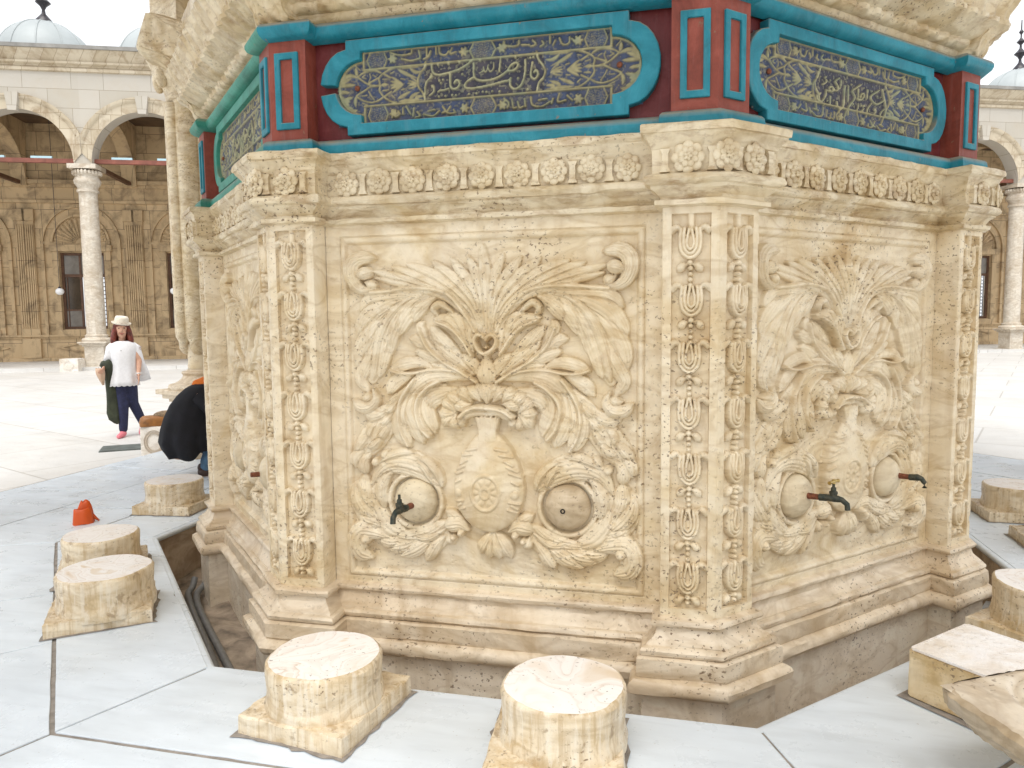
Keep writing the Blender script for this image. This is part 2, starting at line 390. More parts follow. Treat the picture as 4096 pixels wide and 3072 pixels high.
RELIEF=[['b',30,21,0,-2,1432,1,1586,-3,1724,-12,1821],
['b',28,20,1,10,1432,20,1585,40,1686,82,1779],
['b',28,21,1,17,1432,34,1567,78,1658,160,1765],
['b',28,22,1,25,1432,48,1548,106,1639,246,1759],
['b',28,22,1,32,1432,60,1539,130,1620,238,1695,368,1746],
['b',28,21,1,37,1432,72,1525,153,1606,275,1672,440,1737],
['b',28,19,1,42,1432,83,1515,172,1601,303,1657,530,1721],
['b',28,16,1,46,1432,95,1515,186,1596,326,1646,521,1688],
['r',34,12,1,51,1441,91,1515,163,1601,238,1632,349,1638,458,1627,543,1621],
['b',46,28,1,525,1639,570,1629,614,1655,636,1707,627,1756,587,1783,523,1781],
['b',52,23,1,618,1690,592,1704,537,1721],
['b',40,18,1,574,1673,539,1657,525,1639],
['b',32,29,1,303,1612,395,1606,508,1599,561,1581,599,1545],
['b',32,36,1,330,1598,440,1578,530,1532,584,1478,614,1415],
['b',32,37,1,394,1570,485,1510,552,1434,597,1362,617,1281],
['b',32,26,1,462,1506,521,1420,557,1330,593,1263,607,1218,571,1167],
['b',32,30,1,238,1595,279,1577,326,1540,360,1492],
['b',32,34,1,256,1597,326,1573,385,1512,433,1428],
['b',32,35,1,312,1585,394,1534,453,1443,480,1326],
['b',32,32,1,372,1557,440,1479,485,1375,514,1242],
['b',38,23,1,303,1603,372,1584,440,1533,494,1452,526,1353,548,1226],
['b',46,23,1,546,1178,535,1131,561,1100,607,1098,643,1127],
['b',44,18,1,607,1137,577,1137,551,1152],
['b',32,24,1,431,1140,483,1083,546,1053,600,1072],
['b',36,22,1,60,1353,73,1423,71,1469,102,1508],
['b',36,22,1,77,1357,104,1441,133,1492,186,1519],
['b',36,21,1,84,1376,123,1450,176,1496,244,1500],
['r',40,10,1,64,1336,108,1404,161,1459,230,1488],
['b',42,13,1,148,1521,186,1553,216,1566,240,1541,223,1514],
['r',46,12,1,0,1407,15,1424,37,1424,50,1404,43,1376,24,1353,-1,1343],
['b',26,13,0,0,1386,-1,1358],
['b',40,34,0,1,1334,1,1292,3,1202],
['b',27,22,1,19,1212,44,1273,79,1311,127,1332],
['b',27,27,1,63,1250,122,1306,179,1353,239,1399],
['b',27,25,1,103,1306,160,1362,208,1408,258,1463],
['b',27,25,1,169,1288,236,1320,292,1348,334,1355],
['b',27,23,1,236,1339,283,1376,320,1403,362,1410],
['b',27,18,1,274,1385,297,1421,309,1462,297,1485],
['b',27,23,1,254,1279,324,1302,384,1298,460,1266],
['b',27,19,1,112,1260,183,1286,264,1295],
['r',36,10,1,48,1217,126,1264,207,1311,274,1376,314,1456],
['r',34,8,1,78,1241,169,1267,263,1270,347,1256,416,1256,460,1269],
['b',28,29,1,87,1227,183,1246,273,1237,347,1187,375,1146],
['b',24,25,1,347,1252,430,1216,476,1161],
['b',32,33,1,148,1183,213,1158,261,1132,282,1076],
['b',32,35,1,229,1184,283,1143,293,1079,252,985],
['b',32,31,1,283,1174,322,1090,314,1021,271,961],
['b',32,34,1,342,1175,368,1091,346,1022,307,935],
['b',32,25,1,368,1170,394,1092,394,1028,365,995],
['b',32,33,1,389,1155,418,1060,412,986,375,918],
['r',40,11,1,224,1216,278,1185,323,1133,331,1074,314,1010,273,965],
['r',40,11,1,342,1228,368,1191,405,1134,423,1066,412,986,376,921],
['b',27,37,1,389,1176,442,1119,489,1041,541,969,598,907,649,867],
['b',34,19,1,426,1134,452,1093,507,1065],
['b',34,19,1,442,1082,478,1041,525,997],
['b',34,19,1,468,1025,504,973,535,942],
['b',34,18,1,499,973,535,926,582,901],
['b',34,18,1,515,1036,561,990,577,925],
['b',34,21,1,561,980,603,928,652,875],
['b',34,23,1,598,897,639,861,647,809],
['b',34,24,1,572,875,603,834,601,778],
['o',42,21,1,540,836],
['b',36,40,1,562,726,520,799,452,833,372,835,291,800,228,740],
['b',38,18,1,541,821,478,861,409,885,348,883],
['b',34,16,1,515,841,496,867,483,893],
['b',40,20,1,388,852,313,828,275,778,264,745],
['b',40,18,1,356,867,292,849,242,798,217,734],
['b',32,42,1,551,747,562,646,536,575,478,517,398,485],
['b',36,24,1,452,806,494,760,520,692,509,616],
['b',34,28,1,525,558,583,647,603,701,601,775],
['b',36,32,1,504,530,583,593,629,649,652,714],
['b',34,30,1,483,507,546,548,598,567,622,601],
['b',34,23,1,504,513,557,527,609,531],
['b',30,27,1,504,508,398,485,290,511,208,567],
['b',34,24,1,207,500,256,454,302,380],
['b',34,30,1,246,508,333,448,424,396],
['b',34,29,1,317,491,398,447,496,429],
['b',36,20,1,208,536,289,492,379,495],
['b',30,27,1,398,469,478,457,536,467],
['b',48,39,1,483,479,562,501,619,504,646,452,625,397,578,377],
['o',54,25,1,599,471],
['b',44,29,1,97,538,141,563,205,550],
['o',50,17,1,127,526],
['o',46,16,1,163,500],
['b',34,21,1,97,560,153,591,203,619],
['b',34,20,1,191,516,180,488,168,465],
['b',44,24,1,147,1071,185,1074,223,1078],
['b',44,24,1,147,1071,179,1050,203,1016],
['b',44,22,1,147,1065,152,1039,143,1006],
['b',44,25,1,147,1076,169,1109,207,1136],
['b',44,25,1,109,1113,142,1135,180,1162],
['b',44,24,1,76,1129,98,1156,137,1178],
['b',44,22,1,76,1118,120,1113,153,1130],
['b',44,23,1,31,1133,54,1166,85,1193],
['b',44,17,1,97,1054,113,1038,135,1017],
['b',46,33,0,1,1128,-2,1171,-7,1209],
['b',40,23,1,20,1149,38,1182,41,1209],
['r',56,13,1,0,1103,48,1101,86,1086,122,1062],
['r',40,17,1,-3,1076,47,1077,97,1059],
['r',44,8,0,-21,1062,-26,1010],
['r',44,8,0,-1,1062,-1,1011],
['r',44,8,0,24,1063,24,1011],
['r',44,8,0,46,1063,46,1012],
['r',0,7,2,45,922,95,912],
['r',0,7,2,67,895,123,886],
['r',0,7,2,89,868,122,848],
['r',0,7,2,100,842,144,821],
['r',0,7,2,111,815,160,795],
['r',0,7,2,121,777,149,761],
['r',0,7,2,109,683,154,674],
['r',0,7,2,103,649,148,630],
['r',0,7,2,120,667,142,651],
['o',60,19,2,132,714],
['b',40,26,0,18,534,-11,481,-40,437],
['b',40,26,0,21,534,6,477,-1,417],
['b',40,26,0,23,534,34,479,51,418],
['b',40,26,0,29,534,68,486,102,424],
['b',19,70,1,275,1608,440,1565,526,1443,553,1226],
['b',18,65,1,208,1184,315,1133,341,1053,335,968],
['b',17,50,1,389,1176,462,1072,551,958,647,856],
['b',22,49,1,562,726,509,803,441,838,356,829,280,789,231,740],
['b',18,58,1,467,495,562,571,609,670,619,750],
['b',17,50,1,494,486,387,462,268,488,202,533]]
TEXT_B=[['r',4.9,-261,91,-265,69,-289,39,-298,14,-294,-15,-275,-40,-265,-73],['r',4.7,238,86,244,60,264,31,274,8,267,-17,246,-40,237,-76],['r',4.8,-49,78,-71,63,-108,46,-145,38,-186,32,-214,34,-229,48,-234,83],['r',4.9,-148,30,-149,7,-149,-16,-140,-32,-122,-34,-107,-19,-109,-2,-121,2,-130,-9],['r',4.8,110,22,134,20,152,32,155,49,141,51,123,42,110,23,86,7,56,-5,20,-11,-17,-7,-38,6,-42,32,-40,66],['r',4.8,-47,6,-72,-8,-83,-24,-75,-35,-48,-38,-11,-36,35,-31,80,-23,114,-18],['r',4.7,188,61,188,26,181,-15,166,-45,142,-57,125,-47,119,-30,122,-10],['r',4.7,219,47,213,16,212,-9,226,-22,240,-12,241,5,232,14,226,6],['r',3.7,-237,40,-230,25,-249,16,-260,2,-265,-18,-266,-47],['r',3.7,-224,-18,-225,-36,-237,-48,-247,-53],['r',3.7,-156,-30,-174,-34,-196,-35,-206,-41],['r',3.6,80,78,76,50,73,22],['r',2.5,48,61,46,36,32,26,23,41],['r',2.5,24,55,17,30,8,28,2,48],['r',2.5,2,31,-16,23],['o',8.1,-236,26],['o',8.1,-230,-15],['o',5.2,-199,8],['o',5.2,-183,9],['o',5.2,-191,-4],['o',5.2,-203,73],['o',5.1,-155,73],['o',5.1,-106,75],['o',5.1,-94,25],['o',5.1,-11,75],['o',5.0,145,73],['o',5.0,196,-63],['o',5.1,73,-60],['o',5.1,-65,-61],['o',5.2,-203,-60],['o',5.0,209,67],['o',5.0,222,68],['o',5.1,-2,-56],['o',5.1,14,-58],['o',5.2,-142,-59],['o',5.2,-125,-61],['o',5.0,155,-13],['o',5.2,-172,-60],['o',5.1,-30,-61],['o',5.1,40,-57],['r',4.7,-425,146,-380,131,-328,133,-324,150],['r',4.7,-373,114,-329,103,-285,109],['r',4.7,-291,143,-284,112],['r',4.7,-254,147,-255,113],['r',4.7,-236,135,-248,112,-270,104],['r',4.7,-210,152,-211,119],['r',4.7,-196,148,-193,121,-168,112,-153,127],['r',4.6,-138,139,-146,116,-120,121],['r',4.6,96,143,103,126,137,120,158,124,162,143],['r',4.5,172,123,206,120],['r',4.5,220,138,234,120,213,113],['r',4.5,261,131,268,117,254,109],['r',4.5,295,147,295,118],['r',4.5,318,128,308,110],['r',4.5,335,136,349,109,375,110,379,135],['r',4.5,389,128,399,114],['r',4.8,-417,-100,-425,-120,-402,-132,-387,-123,-394,-109],['r',4.8,-371,-97,-372,-124],['r',4.8,-356,-91,-335,-127],['r',4.8,-319,-101,-324,-135],['r',4.8,-305,-119,-290,-137,-313,-142],['r',4.8,-275,-132,-231,-142,-201,-123],['r',4.7,-253,-120,-223,-115],['r',4.7,-186,-104,-172,-126,-187,-131],['r',4.7,-150,-107,-165,-133,-129,-136,-136,-122],['r',4.6,93,-93,114,-114,107,-133],['r',4.6,128,-102,134,-135,148,-133],['r',4.6,152,-110,162,-137,176,-132],['r',4.6,183,-100,187,-133],['r',4.6,211,-95,218,-129,259,-138,293,-121],['r',4.6,245,-111,280,-107],['r',4.5,307,-109,300,-128],['r',4.5,334,-92,327,-124,361,-120],['r',4.5,368,-101,388,-122]]
TEXT_C=[['r',4.1,-256,58,-261,33,-285,8,-292,-18,-286,-47,-271,-72,-262,-107],['r',4.4,234,52,246,22,261,-9,266,-46,249,-80,234,-109],['r',4.2,-197,-13,-201,-41,-220,-65,-240,-71,-257,-63,-263,-47],['r',4.2,-61,25,-64,-37,-66,-61,-79,-82,-97,-87,-112,-74,-116,-54],['r',4.3,63,48,27,28,-3,9,16,-8,14,-26,-15,-54,-29,-70,-31,-103],['r',4.3,35,-19,54,-22,76,-16,90,1,83,11,65,1,63,-10],['r',4.4,209,44,144,7,154,-12,184,-24,219,-15,253,4],['r',4.2,-142,-1,-157,7,-174,-2,-168,-15,-150,-13,-142,-3],['r',4.2,-101,53,-132,34,-117,20,-110,6,-118,-6,-139,-6],['r',3.1,-196,33,-198,18,-223,6],['r',3.1,-168,-17,-199,-13],['r',3.2,-86,47,-93,10,-107,6],['r',3.1,-164,-36,-165,-75],['r',3.2,-31,30,-33,-42],['r',3.2,45,27,44,-13],['r',3.3,117,34,113,-12],['r',3.3,152,-25,122,-55,111,-95],['r',3.3,188,-53,174,-75],['r',3.2,49,-43,41,-68,11,-81],['r',3.3,93,-57,63,-81],['r',3.3,256,-38,228,-61,217,-96],['o',5.9,-202,41],['o',6.1,6,-49],['o',6.3,179,-49],['o',6.2,90,-46],['o',5.9,-238,-35],['o',4.2,-213,-85],['o',4.2,-132,-88],['o',4.2,-183,-60],['o',4.2,-137,-51],['o',4.3,-47,-81],['o',4.3,39,-86],['o',4.4,142,-82],['o',4.4,168,-97],['o',4.4,198,15],['o',4.4,224,13],['o',4.3,-7,39],['o',4.2,-167,32],['o',4.1,-239,38],['o',4.3,88,37],['o',4.4,152,32],['o',4.3,71,-47]]
TEXT_END=[['r',4.7,-585,54,-563,68,-528,75,-497,74,-474,64],['r',4.7,-585,54,-551,28,-521,14,-477,8],['r',4.7,-477,8,-483,40,-465,58,-432,73,-402,80],['r',4.7,-594,-26,-554,-7,-521,8,-477,8],['r',4.7,-592,-32,-562,-50,-523,-61,-490,-56,-470,-45],['r',4.7,-477,8,-482,-13,-461,-42,-425,-65,-402,-70],['r',4.7,-531,24,-487,42],['r',4.7,-457,-39,-426,-22],['r',4.7,-459,57,-427,39],['b',8.1,-365,5,-395,23,-424,43],['b',8.1,-365,5,-399,15,-430,24],['b',8.1,-365,5,-402,6,-433,7],['b',8.1,-365,5,-400,-2,-430,-9],['b',8.1,-365,3,-396,-12,-420,-26],['b',5.8,-293,-1,-323,13,-348,21],['b',5.8,-293,-1,-327,5,-352,9],['b',5.8,-293,-1,-327,-2,-351,-4],['b',5.8,-293,-3,-323,-12,-345,-16],['b',5.8,-293,3,-316,22,-335,31],['b',11.2,-295,26,-337,41,-394,73],['b',11.2,-328,-24,-360,-39,-397,-55],['b',11.1,-271,55,-305,52,-336,70],['b',11.2,-290,-33,-318,-44,-341,-56],['b',11.1,-270,74,-325,79,-389,78],['b',11.2,-269,-69,-329,-66,-393,-67],['b',11.2,-273,-53,-299,-53,-316,-63],['b',11.3,-438,11,-460,11,-473,10],['b',11.9,-693,12,-653,21,-595,22],['b',11.9,-693,16,-663,35,-616,51],['b',11.9,-693,4,-665,-6,-627,-9],['b',11.8,-593,100,-593,81,-587,59],['b',11.9,-598,-79,-601,-55,-597,-29],['b',11.9,-692,-12,-666,-30,-650,-37],['b',11.9,-688,-26,-655,-41,-610,-30],['b',11.9,-688,43,-656,54,-625,64,-585,52],['b',11.9,-682,-51,-658,-58,-629,-65],['b',11.9,-669,-70,-645,-75,-612,-82],['b',11.8,-682,73,-659,84,-624,91],['b',11.8,-661,96,-639,106,-610,108],['b',11.9,-650,-89,-623,-93,-590,-91],['b',11.9,-677,-41,-651,-49,-626,-51],['b',11.9,-690,28,-666,35,-646,32],['r',3.1,-528,65,-524,49,-533,28],['r',3.1,-563,51,-546,45],['r',3.1,-535,-11,-522,-33,-509,-50],['r',3.2,-566,-30,-544,-28],['r',3.1,-466,36,-444,33],['r',3.1,-467,-14,-439,-13],['r',3.1,-428,57,-411,63],['r',3.1,-424,-37,-410,-50],['r',3.1,-513,58,-498,49],['r',3.1,-550,61,-563,53],['r',3.1,-378,31,-361,26],['r',3.1,-379,-18,-362,-15],['r',3.2,-567,-61,-541,-71],['r',3.1,-573,83,-592,102]]


# ------------------------------------------------------------------ ground
C8 = math.cos(PI/8); T8 = math.tan(PI/8)
def octa(p): return [((p/C8)*math.cos(R_(-112.5+45*k)), (p/C8)*math.sin(R_(-112.5+45*k))) for k in range(8)]   # vertex 0,1 bound the front face
PLAT, COURT, TROUGH = 5.12, -.10, 2.76
def struct(o): o['kind'] = 'structure'; return o
g = MB(); a = octa(PLAT-.4); b2 = [(x*90, y*90) for x, y in a]; g.add([(x, y, COURT) for x, y in a]+[(x, y, COURT) for x, y in b2], [(k, k+8, (k+1) % 8+8, (k+1) % 8) for k in range(8)])
struct(g.obj('courtyard_floor', M['court'], recalc=False))
# paving of the fountain platform: slabs with open joints over a grout bed
g = MB(); oi = octa(TROUGH+.01); oo = octa(PLAT-.02)
for k in range(8):
    a, b2, c, d = oi[k], oi[(k+1) % 8], oo[(k+1) % 8], oo[k]
    g.add([(*a, -.0055), (*d, -.0055), (*c, -.0055), (*b2, -.0055)], [(0, 1, 2, 3)])
struct(g.obj('paving_bed', M['grout']))
def face_pt(j, s, p, z):                 # face 1 is the front one
    a = R_(45*(j-1)); x, y = rot2(s, -p, a); return (x, y, z)
g = MB(); rnd = random.Random(5)
def slab(poly, z=0.0, th=.05):
    out = []                                # worn, slightly wandering edges with a few chips
    cx_ = sum(p[0] for p in poly)/len(poly); cy_ = sum(p[1] for p in poly)/len(poly)
    for (xa, ya), (xb, yb) in zip(poly, poly[1:]+poly[:1]):
        m_ = max(2, int(math.hypot(xb-xa, yb-ya)/.07)); w0 = 0
        for i in range(m_):
            t_ = i/m_; x, y = xa+(xb-xa)*t_, ya+(yb-ya)*t_; L = math.hypot(cx_-x, cy_-y)
            w0 = .6*w0+rnd.gauss(0, .0012); d = abs(w0)+(rnd.uniform(.004, .014) if rnd.random() > .965 else 0)
            out.append((x+(cx_-x)/L*d, y+(cy_-y)/L*d))
    poly = out
    n = len(poly); z = z+rnd.uniform(-.0015, .0015)
    g.add([(x, y, z) for x, y in poly]+[(x, y, z-th) for x, y in poly],
          [tuple(range(n))]+[(i, i+n, (i+1) % n+n, (i+1) % n) for i in range(n)])
JO = .004
for j in range(8):
    def q(s, p): x, y = rot2(s, -p, R_(45*(j-1))); return (x, y)
    rows = [(TROUGH, 3.332), (3.340, 4.10), (4.105, PLAT)]
    for ri, (p0, p1) in enumerate(rows):
        h0, h1 = p0*T8-JO, p1*T8-JO
        cuts = [-1, 1] if ri == 0 else ([-1, rnd.uniform(-.35, -.2), rnd.uniform(.25, .4), 1] if ri == 1 else [-1, rnd.uniform(-.55, -.4), rnd.uniform(-.1, .1), rnd.uniform(.4, .55), 1])
        sk = rnd.uniform(-.08, .08)
        for a, b2 in zip(cuts[:-1], cuts[1:]):
            ia = JO if a > -1 else 0; ib = JO if b2 < 1 else 0
            ka = sk if a > -1 else 0; kb = sk if b2 < 1 else 0
            slab([q(h0*a+ia+ka, p0+JO), q(h0*b2-ib+kb, p0+JO), q(h1*b2-ib-kb*.4, p1-JO), q(h1*a+ia-ka*.4, p1-JO)])
struct(g.obj('paving', M['paving'], bevel=.003))
# trough round the fountain: rounded nosing, side wall, dirty floor
g = MB(); prof = [(TROUGH+.012, -.004), (TROUGH-.012, -.002), (TROUGH-.026, -.010), (TROUGH-.030, -.024), (TROUGH-.024, -.038), (TROUGH-.006, -.044), (TROUGH+.02, -.046)]
vs = []
for p_, z in prof: vs += [(x, y, z) for x, y in octa(p_)]
g.add(vs, [(i*8+k, i*8+(k+1) % 8, (i+1)*8+(k+1) % 8, (i+1)*8+k) for i in range(len(prof)-1) for k in range(8)])
struct(g.obj('trough_nosing', M['paving'], auto=50))
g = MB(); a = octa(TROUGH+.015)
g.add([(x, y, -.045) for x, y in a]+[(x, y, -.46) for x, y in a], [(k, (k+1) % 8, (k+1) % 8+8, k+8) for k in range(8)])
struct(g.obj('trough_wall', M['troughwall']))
# uneven floor of the trough
nr, na = 10, 240; ang = np.linspace(0, 2*PI, na+1)
rr = np.linspace(2.25, 2.80, nr)[:, None]; A = ang[None, :]
sec = np.abs(((A+PI/8) % (PI/4))-PI/8); RR = rr/np.cos(sec)
Zt = -.40+.022*vnoise((nr, na+1), (5, 60))+.014*vnoise((nr, na+1), (9, 150)); Zt[:, -1] = Zt[:, 0]
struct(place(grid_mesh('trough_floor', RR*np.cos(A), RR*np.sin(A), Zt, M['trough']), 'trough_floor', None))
# platform edge step
g = MB(); a = octa(PLAT); b2 = octa(PLAT+.015)
g.add([(x, y, -.001) for x, y in a]+[(x, y, -.02) for x, y in b2]+[(x, y, COURT-.02) for x, y in b2],
      [(i*8+k, i*8+(k+1) % 8, (i+1)*8+(k+1) % 8, (i+1)*8+k) for i in range(2) for k in range(8)])
struct(g.obj('platform_step', M['stone_low']))

# ------------------------------------------------------------------ the fountain
F = thing('ablution_fountain', 'octagonal carved alabaster ablution fountain with a teal and red inscription frieze', 'fountain')
PW, PP, WP = 2.28, 2.40, .225            # wall plane, pier plane, pier width
HS = PP*T8; SR = HS-WP                    # arris, pier return
def outline(e, wall=PW, pier=PP, ew=None):
    ew = e if ew is None else ew
    pts = []
    for k in range(8):
        ar = R_(45*(k-1))
        v = (pier+e)*T8
        pts += [rot2(s, -p, ar) for s, p in ((-(SR-e), wall+ew), (SR-e, wall+ew), (SR-e, pier+e), (v, pier+e))]
        a2 = R_(45*k)
        pts += [rot2(-(SR-e), -(pier+e), a2)]
    return pts
def sweep(prof, wall=PW, pier=PP, step=.05, wear=.0016, seed=3, closed=False):
    """moulding run round the whole octagon, breaking forward over the piers; edges slightly worn"""
    base = outline(0, wall, pier); n = len(base); cnt = []
    for i in range(n):
        a, b2 = base[i], base[(i+1) % n]; cnt.append(max(1, int(math.hypot(b2[0]-a[0], b2[1]-a[1])/step)))
    rg = np.random.default_rng(seed); tot = sum(cnt); rows = []
    for pr in prof:
        z, e = pr[0], pr[1]; o = outline(e, wall, pier); row = []
        for i in range(n):
            a, b2 = o[i], o[(i+1) % n]
            for q in range(cnt[i]):
                t = q/cnt[i]; row.append((a[0]+(b2[0]-a[0])*t, a[1]+(b2[1]-a[1])*t, z))
        row = np.array(row); wv = rg.normal(0, wear, tot); wv = (wv+np.roll(wv, 1)+np.roll(wv, -1))*.6
        chip = np.where(rg.random(tot) > .985, -rg.uniform(.003, .009, tot), 0)*(wear > 0)
        rad = np.hypot(row[:, 0], row[:, 1]); row[:, :2] *= (1+(wv+chip)/rad)[:, None]; row[:, 2] += rg.normal(0, wear*.7, tot)
        rows.append(row)
    m = MB(); fs = [(i*tot+k, i*tot+(k+1) % tot, (i+1)*tot+(k+1) % tot, (i+1)*tot+k) for i in range(len(prof)-1) for k in range(tot)]
    m.add(np.vstack(rows).tolist(), fs); return m
def roll(zc, ec, r, n=7, a0=-90, a1=90): return [(zc+r*math.sin(R_(a0+(a1-a0)*i/n)), ec+r*math.cos(R_(a0+(a1-a0)*i/n))) for i in range(n+1)]
# plinth wall and base mouldings
sweep([(-.46, .073), (-.30, .072), (-.15, .071), (-.058, .070)], wear=.001).obj('plinth_wall', M['stone_wet'], F, auto=35)
prof = [(-.060, .066)]+roll(-.019, .086, .037)+[(.021, .088), (.030, .091), (.060, .091), (.094, .089), (.100, .080)]+roll(.121, .060, .018, 5)+[(.141, .052), (.148, .050), (.158, .036), (.170, .024), (.185, .015), (.204, .011), (.211, .013)]+roll(.229, .018, .016, 5)+[(.247, .004), (.262, -.03)]
sweep(prof, seed=4).obj('base_moulding', M['stone_low'], F, auto=32)
# inner prism added behind the panels, unseen, to stop light leaking through
g = MB(); a = octa(2.20); g.add([(x, y, -.46) for x, y in a]+[(x, y, 3.8) for x, y in a], [(k, (k+1) % 8, (k+1) % 8+8, k+8) for k in range(8)])
g.obj('light_stop', M['stone'], F)
# cornice
prof = [(1.925, -.03), (1.934, .018), (1.938, .030), (1.957, .031), (1.960, .012), (1.966, .008), (1.976, .014), (1.987, .026), (2.000, .044), (2.003, .046), (2.011, .048)]+roll(2.033, .052, .021, 6)+[(2.056, .045), (2.062, .040), (2.10, .040), (2.150, .042), (2.157, .046), (2.170, .050), (2.186, .060), (2.200, .074), (2.207, .076), (2.209, .083), (2.222, .085), (2.237, .084), (2.241, .078), (2.243, -.06)]
sweep(prof, seed=5, wear=.0022).obj('cornice', M['stone_top'], F, auto=32)

# ---- big carved panel (height field), one per face
DX = .0026
gx = np.arange(-SR+.0005, SR, DX); gz = np.arange(.235, 1.945, DX)
Hm = np.full((len(gz), len(gx)), -1e-3); CR_ = np.zeros(Hm.shape)
AX = .0015
for r in RELIEF:
    kind, H, W, mir = r[:4]; P = np.array(r[4:], float).reshape(-1, 2)/1000
    if abs(mir) == 2: continue
    kf = {'b': 1.34, 'r': .95, 'o': 1.0}[kind]
    for sg in ((1, -1) if mir else (1,)):
        Pj = P*np.array([sg, 1])+np.array([AX, 0]); Pj = Pj+RNG.normal(0, .0012, Pj.shape)
        carve(Hm, gx, gz, kind, Pj, W/1000*kf, H/1000*1.30*RNG.uniform(.93, 1.07), Cr=CR_)
X, Z = np.meshgrid(gx, gz)
Hm = np.where(Hm > .004, np.maximum(Hm-.0070*CR_, .005), Hm)
# urn with its foot, and the two water bosses
u = (X-AX-.006)/.166; v = np.where(Z > .74, (Z-.74)/.255, (Z-.74)/.205); q = u*u*(1+.35*np.clip(v, 0, 1))+v*v
egg = np.where(q < 1, .028+.046*np.sqrt(np.clip(1-q, 0, 1)), -1)
Hm = np.maximum(Hm, egg)
nk = (np.abs(X-AX-.006) < .042+.9*np.clip(.95-Z, 0, .1)+.25*np.clip(Z-1.0, 0, .1)) & (Z > .90) & (Z < 1.06)
Hm = np.where(nk, np.maximum(Hm, .034+.02*np.sqrt(np.clip(1-((X-AX-.006)/.07)**2, 0, 1))), Hm)
for r in RELIEF:
    if r[3] == 2:
        P = np.array(r[4:], float).reshape(-1, 2)/1000
        for sg in (1, -1): carve(Hm, gx, gz, r[0], P*np.array([sg, 1])+np.array([AX, 0]), r[2]/1000, .010, add=True)
mx, mz = AX-.003, .722                                             # medallion
rm = np.hypot((X-mx)/.066, (Z-mz)/.080); th = np.arctan2(Z-mz, X-mx)
Hm += np.where(np.abs(rm-1) < .11, .007*np.sqrt(np.clip(1-((rm-1)/.11)**2, 0, 1)), 0)
Hm += np.where(rm < .87, -.004+.007*np.abs(np.cos(5*th))*np.exp(-((rm-.62)/.22)**2)+np.where(np.abs(rm-.30) < .09, .006, 0), 0)
bosspos = [(-.349, .660), (.363, .664)]
for i, (bx, bz) in enumerate(bosspos):
    rb = np.hypot(X-bx, Z-bz); low = rb < .124
    Hm = np.where(low & ~((Z-bz > .045) & (Hm > .02)), np.minimum(Hm, .004), Hm)
    ring = np.clip(1-((rb-.127)/.013)**2, 0, 1); lowhalf = (Z-bz < .05)
    Hm = np.where((np.abs(rb-.127) < .013) & (lowhalf | (Hm < .012)), np.maximum(Hm, .010+.016*np.sqrt(ring)), Hm)
# worn background and frame
Hm = .35*blur(Hm, 1)+.65*Hm
bgm = Hm < .002
fld = (np.abs(X) < .66) & (Z > .318) & (Z < 1.842)
edge = np.maximum(np.abs(X)-.66, np.maximum(.318-Z, Z-1.842))              # <0 inside the field, 0..04 moulding
fr = np.where(edge < 0, -.012, np.where(edge < .010, -.012+.016*np.clip(edge/.010, 0, 1), np.where(edge < .034, .004+.005*np.sin(PI*np.clip((edge-.010)/.024, 0, 1)), np.where(edge < .040, -.004, .0015))))
fr = np.where((Z < .318) & (edge > .046), .001, fr)
Hm = np.maximum(Hm, -.001)+np.where(bgm, fr, np.minimum(fr+.004, 0))
Hm += .0022*vnoise(Hm.shape, (14, 12))+.0010*vnoise(Hm.shape, (60, 52))+.00045*vnoise(Hm.shape, (210, 180))
pitm = vnoise(Hm.shape, (170, 150)) > .80
Hm -= np.where(pitm & (vnoise(Hm.shape, (7, 6)) > 0), .0018, 0)
panel_me = grid_mesh('carved_panel', X, -(PW+Hm), Z, M['stone'])
boss_me = MB().lathe([(.0, .066)]+[(.104*math.sin(R_(a)), -.006+.072*math.cos(R_(a))) for a in (8, 18, 28, 38, 48, 58, 68, 78, 90)], n=40, cap=False).mesh('water_boss', M['boss'], smooth=True)
boss_me.transform(Matrix.Rotation(PI/2, 4, 'X'))
worn_me = boss_me.copy(); worn_me.materials[0] = M['boss_worn']
hole_me = MB().lathe([(.0045, -.004), (.0105, -.004), (.0115, .0015), (.0085, .003), (.0055, .0)], n=14, cap=False).mesh('outlet_hole', simple('hole_dark', (.02, .015, .012), .9), smooth=True)
hole_me.transform(Matrix.Rotation(PI/2, 4, 'X'))
panels = []
for j in range(8):
    a = R_(45*(j-1))
    o = place(panel_me, 'carved_panel', F, (0, 0, 0), a); panels.append(o)
    for i, (bx, bz) in enumerate(bosspos):
        worn = (j == 1 and i == 1)
        b_ = place(worn_me if worn else boss_me, 'water_boss', o, (bx, -PW, bz), 0, 'worn brown boss with an empty tap hole' if worn else None)
